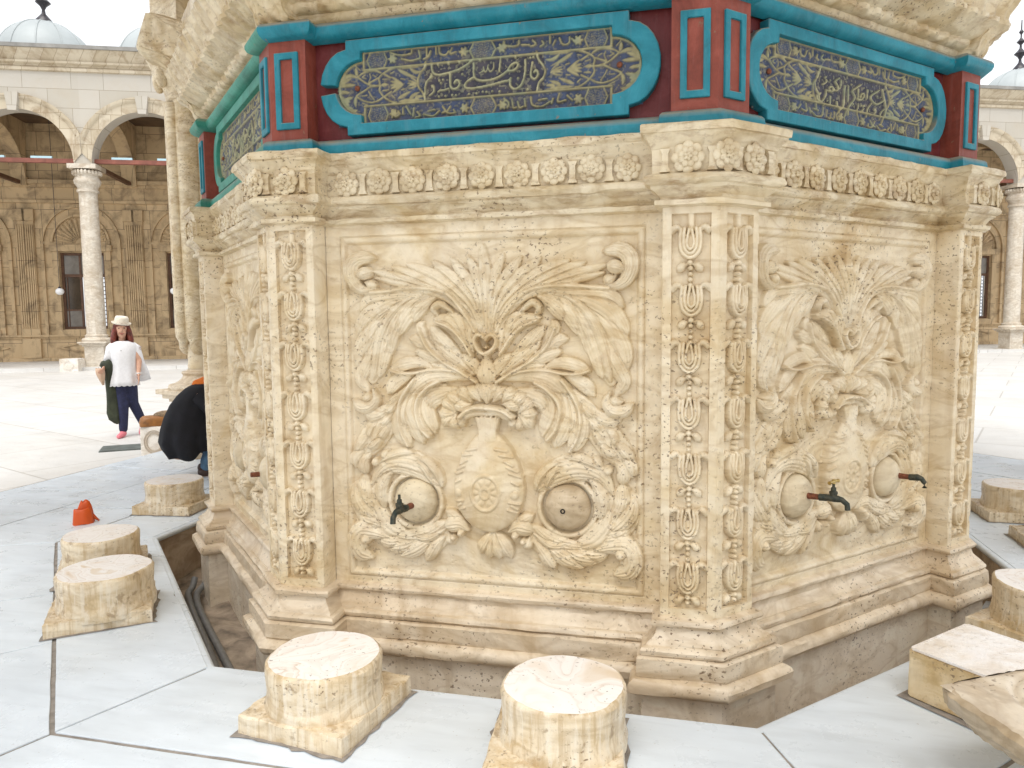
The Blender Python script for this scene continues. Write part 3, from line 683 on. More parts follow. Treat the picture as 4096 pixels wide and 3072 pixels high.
# ---- taps
M['iron'] = simple('corroded_bronze', (.060, .085, .075), .55, .5, 40, .6, .4, alt=(.11, .10, .07))
M['rust'] = simple('rusty_pipe', (.20, .065, .032), .8, .45, 60, .1, .5)
M['brass'] = simple('brass', (.50, .36, .13), .35, .25, 30, .9)
def tap(parent, bx, bz, handle, label, dx=0.0, tall=True, s=1.0, body=True):
    y0 = -(PW+.066)
    t = MB().tube([(bx, y0+.012, bz), (bx+dx*.3, y0-.045, bz+.002)], [.015, .0135], 12).obj('tap', M['rust'], parent, smooth=False, auto=40, )
    if label: t['label'] = label
    if not body: return t
    b_ = MB(); X0, Y0 = bx+dx*.3, y0-.045
    b_.tube([(X0, Y0, bz+.002), (X0+dx*.3, Y0-.03, bz+.004)], [.017, .017], 6)
    b_.tube([(X0+dx*.3, Y0-.028*s, bz+.004), (X0+dx*.6, Y0-.055*s, bz+.004), (X0+dx*.9, Y0-.085*s, bz), (X0+dx*1.1, Y0-.104*s, bz-.018), (X0+dx*1.1, Y0-.108*s, bz-.044)], [.015, .018, .013, .0125, .0125], 12)
    if tall:
        c = (X0+dx*.6, Y0-.052, bz)
        b_.lathe([(.016, .0), (.016, .022), (.0185, .024), (.0185, .034), (.012, .037), (.011, .052), (.0065, .055), (.006, .074), (.0, .075)], c, 12)
    b_.obj('spout', M['iron'], t, auto=40)
    if handle:
        h = MB(); z = bz+.078
        h.tube([(c[0], c[1], bz+.07), (c[0], c[1], z+.012)], .008, 10)
        h.tube([(c[0]-.040, c[1]-.006, z), (c[0]-.034, c[1]-.005, z+.001), (c[0], c[1], z+.003), (c[0]+.034, c[1]+.005, z+.001), (c[0]+.040, c[1]+.006, z)], [.009, .006, .0085, .006, .009], 10)
        h.obj('handle', M['brass'], t, auto=40)
    return t
tap(panels[1], bosspos[0][0], bosspos[0][1]-.01, False, 'corroded tap without a handle', -.02)
tap(panels[2], bosspos[0][0]+.01, bosspos[0][1]+.01, True, 'corroded tap with a brass T handle', .05)
tap(panels[2], bosspos[1][0]+.03, bosspos[1][1]+.01, False, 'short corroded spout', .02, tall=False, s=.62)
tap(panels[0], bosspos[1][0], bosspos[1][1], False, 'stub of a rusty tap', .0, body=False)
place(hole_me, 'outlet_hole', panels[1], (bosspos[1][0]-.012, -(PW+.0675), bosspos[1][1]-.004))

# ---- piers with tulip garlands
DP = .0024
px = np.arange(-WP/2, WP/2+1e-6, DP); pz = np.arange(.238, 1.942, DP)
G = np.full((len(pz), len(px)), 0.0); PX, PZ = np.meshgrid(px, pz)
rec = (np.abs(PX) < .0755) & (PZ > .288) & (PZ < 1.905)
G = np.where(rec, -.024, 0); K = np.full(G.shape, -.03)
def cv(kind, H, W, pts): carve(K, px, pz, kind, np.array(pts, float), W, H)
nt_ = 7; z0, z1 = 1.905, .300; stp = (z0-z1)/nt_
cv('r', .02, .013, [(0, 1.91), (0, 1.84)])
for i in range(nt_):
    zc = z0-.135-i*stp*1.0+.02; jx = RNG.uniform(-.004, .004)
    for sg in (1, -1):
        cv('r', .030, .0085, [(jx+sg*.036, zc+.055), (jx+sg*.040, zc+.01), (jx+sg*.034, zc-.03), (jx+sg*.016, zc-.052), (jx, zc-.058)])
        cv('r', .034, .0075, [(jx+sg*.022, zc+.058), (jx+sg*.026, zc+.01), (jx+sg*.021, zc-.022), (jx+sg*.009, zc-.038), (jx, zc-.041)])
        cv('r', .037, .0065, [(jx+sg*.005, zc+.055), (jx+sg*.013, zc+.01), (jx+sg*.011, zc-.014), (jx, zc-.026)])
        cv('b', .034, .014, [(jx+sg*.030, zc+.045), (jx+sg*.050, zc+.062), (jx+sg*.066, zc+.056), (jx+sg*.074, zc+.036)])
    cv('o', .020, .030, [(jx, zc+.01)]); cv('o', .02, .03, [(jx, zc-.02)])
    zb = zc-.078
    cv('o', .036, .0115, [(jx, zb)])
    for sg in (1, -1): cv('b', .028, .0165, [(jx+sg*.008, zb-.005), (jx+sg*.028, zb-.012), (jx+sg*.047, zb-.034)])
    for q in range(4):
        z = zb-.022-q*.0225
        if z > .30: cv('o', .033, .0105, [(jx*.5, z)])
G = np.where(rec, np.maximum(G, -.024+np.maximum(K, 0)), G)
G += .0012*vnoise(G.shape, (26, 5))+.0006*vnoise(G.shape, (160, 24))
edge = np.minimum(PX+WP/2, WP/2-PX); G -= np.where(edge < .006, .003*(1-edge/.006)**2*1.0, 0)+np.where((edge < .012) & (vnoise(G.shape, (40, 6)) > .35), .003, 0)
pier_me = grid_mesh('pilaster_relief', PX, -G, PZ, M['stone'], skirt=PP-PW+.03)
for k in range(8):
    a = R_(45*(k-1)); b2 = R_(45*k); v = octa(PP)[(k+1) % 8]
    pr = bpy.data.objects.new('corner_pier', None); pr.empty_display_size = .1; pr.location = (v[0], v[1], .24); link(pr, F)
    for ang, sg in ((a, 1), (b2, -1)):
        x, y = rot2(sg*(HS-WP/2), -PP, ang)
        place(pier_me, 'pilaster_relief', pr, (x-v[0], y-v[1], -.24), ang)

# ---- rosettes of the cornice
rm_ = MB(); rm_.lathe([(.050, -.004), (.050, .006), (.044, .011), (.0, .012)], n=32)
def petal(r, a, wr, wt, h, zc):
    n_ = 12; m_ = 6; vs = []
    for jj in range(m_+1):
        p_ = PI*jj/m_
        for ii in range(n_):
            b_ = 2*PI*ii/n_; u_ = wr*math.sin(p_)*math.cos(b_); v_ = wt*math.sin(p_)*math.sin(b_)
            vs.append(((r+u_)*math.cos(a)-v_*math.sin(a), (r+u_)*math.sin(a)+v_*math.cos(a), zc-h*math.cos(p_)))
    rm_.add(vs, [(jj*n_+ii, jj*n_+(ii+1) % n_, (jj+1)*n_+(ii+1) % n_, (jj+1)*n_+ii) for jj in range(m_) for ii in range(n_)])
for k in range(8): petal(.041, 2*PI*k/8, .0205, .0205, .0085, .011)
for k in range(8): petal(.023, 2*PI*(k+.5)/8, .0165, .0130, .0085, .020)
for k in range(5): petal(.009, 2*PI*k/5, .0085, .0065, .006, .029)
ros_me = rm_.mesh('rosette', M['stone_top'], auto=60); ros_me.transform(Matrix.Rotation(PI/2, 4, 'X'))
lug = MB()
lug.prism([(-.020, -.048), (.020, -.048), (.013, -.030), (.012, .022), (.020, .040), (-.020, .040), (-.012, .022), (-.013, -.030)], -.016, .01)
lug_me = lug.mesh('frieze_lug', M['stone_top'], auto=50)
for j in range(8):
    a = R_(45*(j-1)); rg = random.Random(20+j)
    sx = [-.63+.158*i for i in range(9)]; sx[-1] = .625
    for i, s in enumerate(sx):
        x, y = rot2(s, -(PW+.043), a)
        o = place(ros_me, 'rosette', F, (x, y, 2.112+rg.uniform(-.004, .004)), a, scale=(rg.uniform(.94, 1.04),)*3)
        if i < 8:
            x, y = rot2((s+sx[i+1])/2, -(PW+.043), a); place(lug_me, 'frieze_lug', F, (x, y, 2.108), a)
    for sg in (-1, 1):
        x, y = rot2(sg*(HS-.128), -(PP+.044), a); place(ros_me, 'rosette', F, (x, y, 2.112), a, scale=(1.05,)*3)
        x, y = rot2(sg*(HS-.036), -(PP+.044), a); place(lug_me, 'frieze_lug', F, (x, y, 2.108), a)
        x, y = rot2(sg*(HS-.215), -(PP+.044), a); place(lug_me, 'frieze_lug', F, (x, y, 2.108), a)
for k in range(8):
    a = R_(45*k-22.5); x, y = rot2(0, -(PP+.048)/C8, a)
    place(ros_me, 'rosette', F, (x*.998, y*.998, 2.112), a, scale=(1.0, 1, 1.04))

# ------------------------------------------------------------------ painted timber frieze
FP, FW = 2.36, 2.262                       # painted pier plane, red board plane
FS = FP*T8; FR = FS-.180
def poutline(e, wall, pier, sr):
    pts = []
    for k in range(8):
        ar = R_(45*(k-1)); v = (pier+e)*T8
        pts += [rot2(s, -p, ar) for s, p in ((-(sr-e), wall+e), (sr-e, wall+e), (sr-e, pier+e), (v, pier+e))]
        pts += [rot2(-(sr-e), -(pier+e), R_(45*k))]
    return pts
def run(prof, wall, pier, sr, seg=None):
    m = MB(); vs = []; n = 40
    for z, e in prof: vs += [(x, y, z) for x, y in poutline(e, wall, pier, sr)]
    fs = []
    for i in range(len(prof)-1):
        for k in range(n):
            if seg is None or (k in seg): fs.append((i*n+k, i*n+(k+1) % n, (i+1)*n+(k+1) % n, (i+1)*n+k))
    return m.add(vs, fs)
greenseg = set(list(range(35, 40))+list(range(0, 4))); greenseg = set(range(0, 3)) | {37, 38, 39} | set(range(35, 37))
tealseg = set(range(40))-greenseg
basep = [(2.240, .046), (2.272, .050), (2.292, .047), (2.303, .038), (2.309, .022), (2.312, -.01)]
capp = [(2.742, -.01), (2.746, .018), (2.752, .034), (2.764, .050), (2.780, .058), (2.796, .058), (2.810, .048), (2.820, .028), (2.824, -.08)]
for nm, pf in (('base_rail', basep), ('top_rail', capp)):
    run(pf, FW+.032, FP-.004, FR+.004, tealseg).obj(nm, M['teal'], F, auto=40)
    run(pf, FW+.032, FP-.004, FR+.004, greenseg).obj(nm, M['green'], F, auto=40, )
bb = MB()
for j in range(8):
    a = R_(45*(j-1)); s = FR+.01
    p4 = [rot2(x, -FW, a) for x in (-s, s)]
    bb.add([(*p4[0], 2.30), (*p4[1], 2.30), (*p4[1], 2.75), (*p4[0], 2.75)], [(0, 1, 2, 3)])
bb.obj('red_board', M['red_shaded'], F)
# pier blocks with raised teal frames
blk = MB()
sec = [(FR, FW-.02), (FR, FP), (FS, FP)]
x2, y2 = rot2(-FR, -FP, PI/4); x3, y3 = rot2(-FR, -(FW-.02), PI/4)
poly = [(FR, -(FW-.02)), (FR, -FP), (FS, -FP), (x2, y2), (x3, y3)]
n = len(poly); blk.add([(x, y, 2.300) for x, y in poly]+[(x, y, 2.75) for x, y in poly], [(i, (i+1) % n, (i+1) % n+n, i+n) for i in range(n)]+[tuple(range(n))[::-1], tuple(range(n, 2*n))])
blk_me = blk.mesh('painted_pier', M['red'])
fr_ = MB(); fo = [(-.058, -.168), (.058, -.168), (.058, .168), (-.058, .168)]; fi = [(-.031, -.138), (.031, -.138), (.031, .138), (-.031, .138)]
fr_.strip(fo, fi, -.012, .004); frame_me = fr_.mesh('panel_frame', M['teal']); frame_g = fr_.mesh('panel_frame', M['green'])
for k in range(8):
    a = R_(45*(k-1))
    pb = place(blk_me, 'painted_pier', F, (0, 0, 0), a)
    o = place(frame_me, 'panel_frame', pb, (FS-.088, -FP, 2.526)); o2x, o2y = rot2(-(FS-.088), -FP, PI/4)
    o2 = place(frame_me, 'panel_frame', pb, (o2x, o2y, 2.526), PI/4)
    for o_ in (o, o2):
        b_ = o_.modifiers.new('bevel', 'BEVEL'); b_.width = .004; b_.segments = 2
# cartouche frames
def cart(hx, hz, st, rx, n=12):
    r = [(hx, -hz), (hx, -st)]
    r += [(hx+rx*math.cos(R_(t)), st*math.sin(R_(t))) for t in np.linspace(-86, 86, n)]
    r += [(hx, st), (hx, hz)]
    return r+[(-x, -z) for x, z in r]
outer = cart(.628, .207, .167, .128); inner = cart(.558, .156, .118, .122)
ZF = 2.534
def frame_mesh(mat):
    m = MB(); m.strip([(x, z+ZF) for x, z in outer], [(x, z+ZF) for x, z in inner], -(FW+.050), -(FW-.002)); return m.mesh('inscription_frame', mat, auto=45)
fm_t, fm_g = frame_mesh(M['teal']), frame_mesh(M['green'])
def broken_frame():                       # the front frame has lost a piece at its left end and its right end is cracked
    m = MB(); n = len(outer); y0, y1 = -(FW+.050), -(FW-.002); gap = [i for i in range(n) if outer[i][0] < -.74 and outer[(i+1) % n][0] < -.74 and outer[i][1]*outer[(i+1) % n][1] < 0][0]
    for i in range(n):
        if i == gap: continue
        k = (i+1) % n; (xa, za), (xb, zb), (xc, zc), (xd, zd) = outer[i], outer[k], inner[k], inner[i]
        vs = [(x, y, z+ZF) for y in (y0, y1) for x, z in ((xa, za), (xb, zb), (xc, zc), (xd, zd))]
        m.add(vs, [(0, 1, 2, 3), (7, 6, 5, 4), (0, 4, 5, 1), (3, 2, 6, 7)]+([(1, 5, 6, 2)] if k == gap else [])+([(0, 3, 7, 4)] if i == (gap+1) % n else []))
    return m.mesh('inscription_frame', M['teal'], merge=True, auto=45)
fm_b = broken_frame()
# inscription plaques
DQ = .0024
qx = np.arange(-.685, .6851, DQ); qz = np.arange(-.160, .1601, DQ); QX, QZ = np.meshgrid(qx, qz)
def plaque(center, tag_):
    K = np.zeros(QX.shape)
    def put(L, sg=1, dx=0, H=.010, wf=1.0):
        for r in L:
            P = np.array(r[2:], float).reshape(-1, 2)/1000*np.array([sg, 1])+np.array([dx, 0])
            kind = r[0]; W = max(.0021, r[1]/1000*wf*(.8 if kind == 'b' else 1))
            carve(K, qx, qz, kind, P, W, H)
    put(TEXT_END, 1, 0, .0085, .88); put(TEXT_END, -1, .0, .0085, .88)
    K[np.abs(QX) < .262] = 0
    # rails of the side bands
    for zz in (.082, -.078): K = np.maximum(K, np.where((np.abs(QZ-zz) < .0058) & (np.abs(QX) < .56), .012, 0))
    inb = (np.abs(QX) < .556) & ((QZ > .086) | (QZ < -.083))
    K[inb] = 0
    for zz in (.119, -.119):
        for s0 in (-.49, .49, 0.0):                      # little rosettes and the central medallion of each band
            hw = .048 if s0 else .058
            hx_ = np.maximum(np.abs(QX-s0)/hw, 0)+np.abs(QZ-zz)/.060*.55
            K = np.maximum(K, np.where(np.abs(hx_-1) < .075, .009, 0)*((QZ > .086) | (QZ < -.083)))
            K = np.maximum(K, np.where(hx_ < .9, .006*np.abs(np.sin((QX-s0)*330+np.sin(QZ*260)*1.5)*np.sin(QZ*300+np.sin((QX-s0)*210))), 0)*((QZ > .086) | (QZ < -.083)))
        for s0 in (-.415, .415, -.085, .085):
            r0 = np.hypot(QX-s0, (QZ-zz)); t0 = np.arctan2(QZ-zz, QX-s0)
            K = np.maximum(K, np.where(r0 < .022*(.55+.45*np.abs(np.cos(3*t0))), .010, 0))
    K = np.maximum(K, np.where((np.abs(np.abs(QX)-.553) < .006) & (np.abs(QZ) > .084), .012, 0))
    K = np.maximum(K, np.where((np.abs(np.abs(QZ)-.1545) < .004) & (np.abs(QX) < .556), .010, 0))
    put(center, 1, 0, .013, .98)
    if center is not TEXT_B: put([r for r in TEXT_B if abs(r[3]) > 78 and abs(r[3]) < 160], -1, 0, .009, 1.0)
    e = np.hypot(np.maximum(np.abs(QX)-.555, 0)/.122, np.abs(QZ)/.118)
    K = np.maximum(K, np.where((np.abs(QX) > .555) & (np.abs(e-.97) < .05), .012, 0))
    small = .004*np.abs(np.sin(QX*190+2.2*np.sin(QZ*170))*np.sin(QZ*210+2*np.sin(QX*150)))       # fine filler foliage
    small = .004*np.clip(vnoise(QX.shape, (34, 150))*1.3+.5*vnoise(QX.shape, (60, 260)), 0, 1); filler = np.where((small > .0022) & (K < .002), small, 0)
    gold = np.clip(blur(np.where(K > .0045, 1.0, 0.0), 1)*1.05, 0, 1); fl = np.where(filler > 0, .34, 0)
    mid = (np.abs(QX) < .268) & (QZ < .078) & (QZ > -.073)
    blue = np.where(mid[..., None], np.array([.036, .036, .058]), np.array([.044, .062, .120]))
    blue = blue*(1+.35*vnoise(QX.shape, (18, 70)))[..., None]
    patch = np.clip(vnoise(QX.shape, (5, 22))*1.6-.35, 0, 1)[..., None]*.55
    blue = blue*(1-patch)+np.array([.105, .085, .085])*patch
    gc = np.where(mid[..., None], np.array([.43, .405, .24]), np.array([.32, .285, .15]))*(1+.22*vnoise(QX.shape, (22, 90)))[..., None]
    gpt = np.clip(vnoise(QX.shape, (6, 24))*1.5, 0, 1)[..., None]*.5; gc = gc*(1-gpt)+np.array([.25, .30, .20])*gpt
    w_ = np.maximum(gold, fl)[..., None]; colr = blue*(1-w_)+gc*w_
    Kh = blur(np.maximum(K, filler), 1)
    return grid_mesh('inscription_plaque', QX, -Kh, QZ, M['plaque'], color=colr)
m, t, b = nodes('plaque_paint')
at = N(t, 'ShaderNodeAttribute', attribute_name='paint'); c = mix(t, mul(t, ramp(t, noise(t, pos(t), 40, 5), [(.55, 0.0), (.7, 1.0)]), .35), at.outputs['Color'], (.20, .17, .12))
t.links.new(c, b.inputs['Base Color']); b.inputs['Roughness'].default_value = .5; b.inputs['Specular IOR Level'].default_value = .4
M['plaque'] = m
pq_b, pq_c = plaque(TEXT_B, 'b'), plaque(TEXT_C, 'c')
rivet_me = MB().ball((0, 0, 0), (.0125, .010, .0125), 16, 8).mesh('rivet', M['rust'], smooth=True)
for j in range(8):
    a = R_(45*(j-1))
    fo_ = place(fm_g if j == 0 else fm_b if j == 1 else fm_t, 'inscription_frame', F, (0, 0, 0), a)
    b_ = fo_.modifiers.new('bevel', 'BEVEL'); b_.width = .005; b_.segments = 2; b_.limit_method = 'ANGLE'
    pl = place(pq_b if j == 1 else pq_c, 'inscription_plaque', fo_, (0, -(FW+.012), ZF), 0, ['blue and gold plaque of carved script', 'blue and gold plaque with a long sweeping line of script'][j == 1])
    for sg in (-1, 1): place(rivet_me, 'rivet', fo_, (sg*.587, -(FW+.020), ZF+.004))

# ------------------------------------------------------------------ flaring upper cornice
def upper(e): return e
prof = [(2.815, -.135), (2.835, -.110), (2.85, -.10), (2.868, -.095), (2.872, -.070), (2.885, -.062), (2.905, -.055), (2.912, -.030), (2.93, .0), (2.958, .045), (2.965, .062), (2.985, .068), (2.99, .050), (3.03, .058), (3.07, .085), (3.11, .105), (3.15, .128), (3.17, .13), (3.19, .07), (3.40, .05), (3.46, .05), (3.47, -.02), (3.80, -.04), (3.84, -.3)]
m = MB(); vs = []
for z, e in prof: vs += [(x, y, z) for x, y in octa(2.40+e)]
rowsn = []
cnt = 120
def octrow(p, z, amp):
    o = octa(p); r = []
    for k in range(8):
        a, b2 = o[k], o[(k+1) % 8]
        for q in range(cnt): t = q/cnt; g_ = 1+(.0075*abs(math.cos(PI*t*20+z*9)) if 2.88 < z < 3.16 else 0); r.append(((a[0]+(b2[0]-a[0])*t)*g_+RNG.normal(0, amp), (a[1]+(b2[1]-a[1])*t)*g_+RNG.normal(0, amp), z+RNG.normal(0, amp)))
    return r
m = MB(); tot = cnt*8; vs = []
for z, e in prof: vs += octrow(2.40+e, z, .0012)
m.add(vs, [(i*tot+k, i*tot+(k+1) % tot, (i+1)*tot+(k+1) % tot, (i+1)*tot+k) for i in range(len(prof)-1) for k in range(tot)])
m.obj('upper_cornice', M['stone_top'], F, auto=38)
m = MB(); m.add([(x, y, 3.83) for x, y in octa(2.36)]+[(x, y, 4.22) for x, y in octa(.9)]+[(0, 0, 4.3)], [(k, (k+1) % 8, (k+1) % 8+8, k+8) for k in range(8)]+[(k+8, (k+1) % 8+8, 16) for k in range(8)])
m.obj('roof', M['stone_low'], F)
# scrolled brackets over the piers
bp = spline([(2.44, 2.80), (2.50, 2.825), (2.54, 2.838), (2.575, 2.90), (2.605, 2.955), (2.61, 3.01), (2.62, 3.055), (2.65, 3.10), (2.69, 3.175), (2.75, 3.225), (2.82, 3.255), (2.855, 3.265), (2.862, 3.285), (2.835, 3.37), (2.800, 3.470), (2.792, 3.487), (2.77, 3.492), (2.68, 3.475), (2.56, 3.44)], 110)
nb = len(bp); ncol = 61; cc = np.linspace(-1, 1, ncol)
wid = np.interp(np.linspace(0, 1, nb), [0, .25, .35, .6, .8, 1], [.10, .11, .12, .15, .165, .15])
BX = np.zeros((nb, ncol)); BY = BX.copy(); BZ = BX.copy()
dn = np.gradient(bp, axis=0); nl = np.stack([dn[:, 1], -dn[:, 0]], 1); nl /= np.linalg.norm(nl, axis=1)[:, None]
for i in range(nb):
    t_ = i/nb; fl = .026*np.abs(np.cos(cc*PI*3.5+.5*math.sin(i*.12)))**.7*(1 if .36 < t_ < .78 else .25)-.02*np.abs(cc)**6
    lump = .010*np.sin(cc*9+i*.35)*math.sin(i*.5) if t_ < .30 else 0
    BX[i] = cc*wid[i]; BY[i] = -(bp[i, 0]+nl[i, 0]*(fl+lump)); BZ[i] = bp[i, 1]+nl[i, 1]*(fl+lump)
ks_ = 40; sp_ = np.linspace(0, 1, ks_+1)[1:]                       # fluted flanks
def flank(X0, Y0, Z0, sgn):
    t_ = (np.arange(nb)/nb)[:, None]; am = np.where((t_ > .34) & (t_ < .80), 1.0, .35)
    gr_ = .013*am*(1-np.abs(np.cos(sp_[None, :]*19+.9*np.sin(t_*9)))**.6)+.004*am*np.sin(t_*70+sp_[None, :]*20)
    return X0[:, None]-sgn*gr_-sgn*.03*sp_[None, :], Y0[:, None]*(1-sp_)+(-2.35)*sp_, Z0[:, None]-(Z0[:, None]-3.02)*sp_*.55
xr, yr, zr = flank(BX[:, -1], BY[:, -1], BZ[:, -1], 1); xl, yl, zl = flank(BX[:, 0], BY[:, 0], BZ[:, 0], -1)
BX = np.hstack([xl[:, ::-1], BX, xr]); BY = np.hstack([yl[:, ::-1], BY, yr]); BZ = np.hstack([zl[:, ::-1], BZ, zr])
br_me = grid_mesh('scrolled_bracket', BX, BY, BZ, M['stone_top'])
br_me.set_sharp_from_angle(angle=R_(60))
for k in range(8): place(br_me, 'scrolled_bracket', F, (0, 0, 0), R_(45*k-22.5))

# ------------------------------------------------------------------ the domed canopy that stands over the fountain
K_ = thing('outer_canopy', 'tall stone canopy on clustered columns standing round and over the fountain', 'canopy')
CR, COLZ = 4.90, 3.95
col = MB()
for i in range(4):                                           # clustered shaft
    a = PI/4+i*PI/2
    col.lathe([(.0, 1.13), (.05, 1.15), (.085, 1.20), (.088, 1.28), (.118, 1.34), (.122, 1.40), (.122, COLZ-.1), (.135, COLZ-.06)], (.150*math.cos(a), .150*math.sin(a), 0), 16, cap=False)
for i in range(4):
    a = i*PI/2; col.lathe([(.0, 1.22), (.05, 1.26), (.07, 1.34), (.07, COLZ-.08)], (.205*math.cos(a), .205*math.sin(a), 0), 12, cap=False)
shaft_me = col.mesh('clustered_shaft', M['stone_top'], auto=40)
neck_me = MB().lathe([(.15, .86), (.15, .98), (.155, 1.0), (.148, 1.04), (.148, 1.5)], n=24, cap=False).mesh('column_neck', M['stone'], auto=40)
bs = MB(); bs.lathe([(.36, .745), (.37, .77), (.36, .80), (.30, .815), (.27, .83), (.225, .865), (.205, .90), (.215, .915), (.225, .93), (.215, .945), (.17, .955), (.16, .97)], n=32, cap=False)
base_me = bs.mesh('column_base', M['stone_low'], auto=35)
pd = MB(); pd.box(-.25, .25, -.25, .25, .10, .60)
for z0_, z1_, h in ((0, .06, .33), (.06, .10, .29), (.60, .64, .27), (.64, .69, .32), (.69, .745, .37)): pd.box(-h, h, -h, h, z0_, z1_)
ped_me = pd.mesh('column_pedestal', M['stone_low'])
capm = MB(); capm.lathe([(.21, COLZ-.1), (.25, COLZ-.05), (.24, COLZ), (.27, COLZ+.10), (.36, COLZ+.26), (.40, COLZ+.34), (.42, COLZ+.38), (.42, COLZ+.46)], n=32)
for i in range(8):
    a = i*PI/4; capm.ball((.31*math.cos(a), .31*math.sin(a), COLZ+.20), (.07, .07, .14), 10, 8)
capm.box(-.26, .26, -.26, .26, COLZ+.462, 5.03)
cap_me = capm.mesh('column_capital', M['stone_top'], auto=45)
for k in range(8):
    a = R_(-112.5+45*k); c = bpy.data.objects.new('canopy_column', None); c.empty_display_size = .1
    c.location = (CR*math.cos(a), CR*math.sin(a), 0); c.rotation_euler = (0, 0, a); link(c, K_)
    for nm, me in (('clustered_shaft', shaft_me), ('column_neck', neck_me), ('column_base', base_me), ('column_pedestal', ped_me), ('column_capital', cap_me)):
        o = place(me, nm, c)
        if nm == 'column_pedestal':
            bv = o.modifiers.new('bevel', 'BEVEL'); bv.width = .008; bv.segments = 2
en = MB(); CP = CR*C8
for j in range(8):
    a = R_(45*(j-1)); h = (CP+.26)*T8; hi_ = (CP-.26)*T8; zt = 5.60; zs = 5.02; rx = hi_-.20; n_ = 24
    arc = [(-hi_, zs), (-rx, zs)]+[(rx*math.cos(PI-PI*i/n_), zs+.42*math.sin(PI*i/n_)) for i in range(1, n_)]+[(rx, zs), (hi_, zs)]
    lo = arc; up_ = [(x*h/hi_, z) for x, z in arc]
    vs = []; m_ = len(arc)
    def W3(x, p, z): X_, Y_ = rot2(x, -p, a); return (X_, Y_, z)
    vs += [W3(x, CP-.26, z) for x, z in arc]; vs += [W3(x*hi_/hi_, CP-.26, zt) for x, z in arc]
    vs += [W3(x*h/hi_ if abs(x) > hi_-.01 else x, CP+.26, z) for x, z in arc]; vs += [W3(x*h/hi_ if abs(x) > hi_-.01 else x, CP+.26, zt) for x, z in arc]
    fs = []
    for i in range(m_-1):
        fs += [(i, i+1, m_+i+1, m_+i), (2*m_+i, 3*m_+i, 3*m_+i+1, 2*m_+i+1), (i, 2*m_+i, 2*m_+i+1, i+1)]
    en.add(vs, fs)
en.obj('arch_ring', M['stone'], K_)
rf = MB(); prof = [(CP-.30, 5.56), (CP+.32, 5.58), (CP+.48, 5.72), (CP+.50, 5.86), (CP+.2, 6.05), (CP-.6, 6.3)]
vs = []
for p_, z in prof: vs += [(x, y, z) for x, y in octa(p_)]
rf.add(vs, [(i*8+k, i*8+(k+1) % 8, (i+1)*8+(k+1) % 8, (i+1)*8+k) for i in range(len(prof)-1) for k in range(8)])
rf.obj('canopy_eave', M['stone_low'], K_, auto=30)
ce = MB(); ce.lathe([(4.6, 5.62)]+[(4.35*math.cos(R_(t_)), 5.62+3.2*math.sin(R_(t_))) for t_ in range(0, 91, 10)], n=48, cap=False)
ce.obj('dome_shell', M['stone_low'], K_, smooth=True)

# ------------------------------------------------------------------ arcade along the far side of the court
AA = R_(22.5)
A_ = thing('arcade', 'long domed arcade of round arches on marble columns across the white court', 'arcade', (-19.6, 15.8, 0), AA)
M['facade'] = ashlar('facade_marble', (.50, .465, .405), (.45, .415, .35), (.28, .24, .18), 1.5, .62, .16, (.42, .33, .22))
M['archstone'] = ashlar('arch_stone', (.58, .51, .39), (.50, .425, .305), (.29, .22, .145), .5, .5, .75, (.26, .18, .10))
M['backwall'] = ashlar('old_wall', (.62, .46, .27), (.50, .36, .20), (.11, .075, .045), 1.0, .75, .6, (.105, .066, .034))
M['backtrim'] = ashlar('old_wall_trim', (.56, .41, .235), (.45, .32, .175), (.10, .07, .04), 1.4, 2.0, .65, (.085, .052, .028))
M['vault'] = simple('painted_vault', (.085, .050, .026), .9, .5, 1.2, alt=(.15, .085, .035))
M['blocktop'] = alabaster('block_top', (.86, .83, .80), (.83, .78, .72), (.72, .60, .45), streak=.1, pits=.3, scale=1.2, rough=.25)
M['slabtop'] = alabaster('slab_top', (.70, .62, .50), (.60, .50, .37), (.42, .31, .20), streak=.2, pits=1.0, scale=1.6, rough=.45)
M['column'] = alabaster('column_marble', (.62, .565, .475), (.54, .465, .365), (.41, .325, .23), streak=.5, pits=.3)
M['lead'] = simple('dome_lead', (.37, .40, .40), .5, .10, .8)
M['leadedge'] = simple('lead_edge', (.25, .24, .22), .6, .25, 2)
M['beam'] = simple('tie_beam_red', (.22, .075, .05), .7, .3, 3)
M['wood'] = simple('window_wood', (.115, .055, .028), .6, .35, 6)
M['pane'] = simple('dusty_glass', (.20, .18, .155), .15, .25, 2.5)
M['panedark'] = simple('dark_glass', (.07, .05, .032), .12, .35, 1.5)
M['ironwork'] = simple('wrought_iron', (.03, .022, .02), .6, .3, 10)
M['tube'] = simple('tube_casing', (.42, .60, .66), .4, .06, 3)
M['white_glass'] = simple('milk_glass', (.80, .80, .80), .2, .03, 3)
M['bronze'] = simple('dark_finial', (.030, .026, .032), .4, .3, 10)
BAY, C0, DW = 4.01, .53, 4.4
ZS, RI = 6.90, 1.725
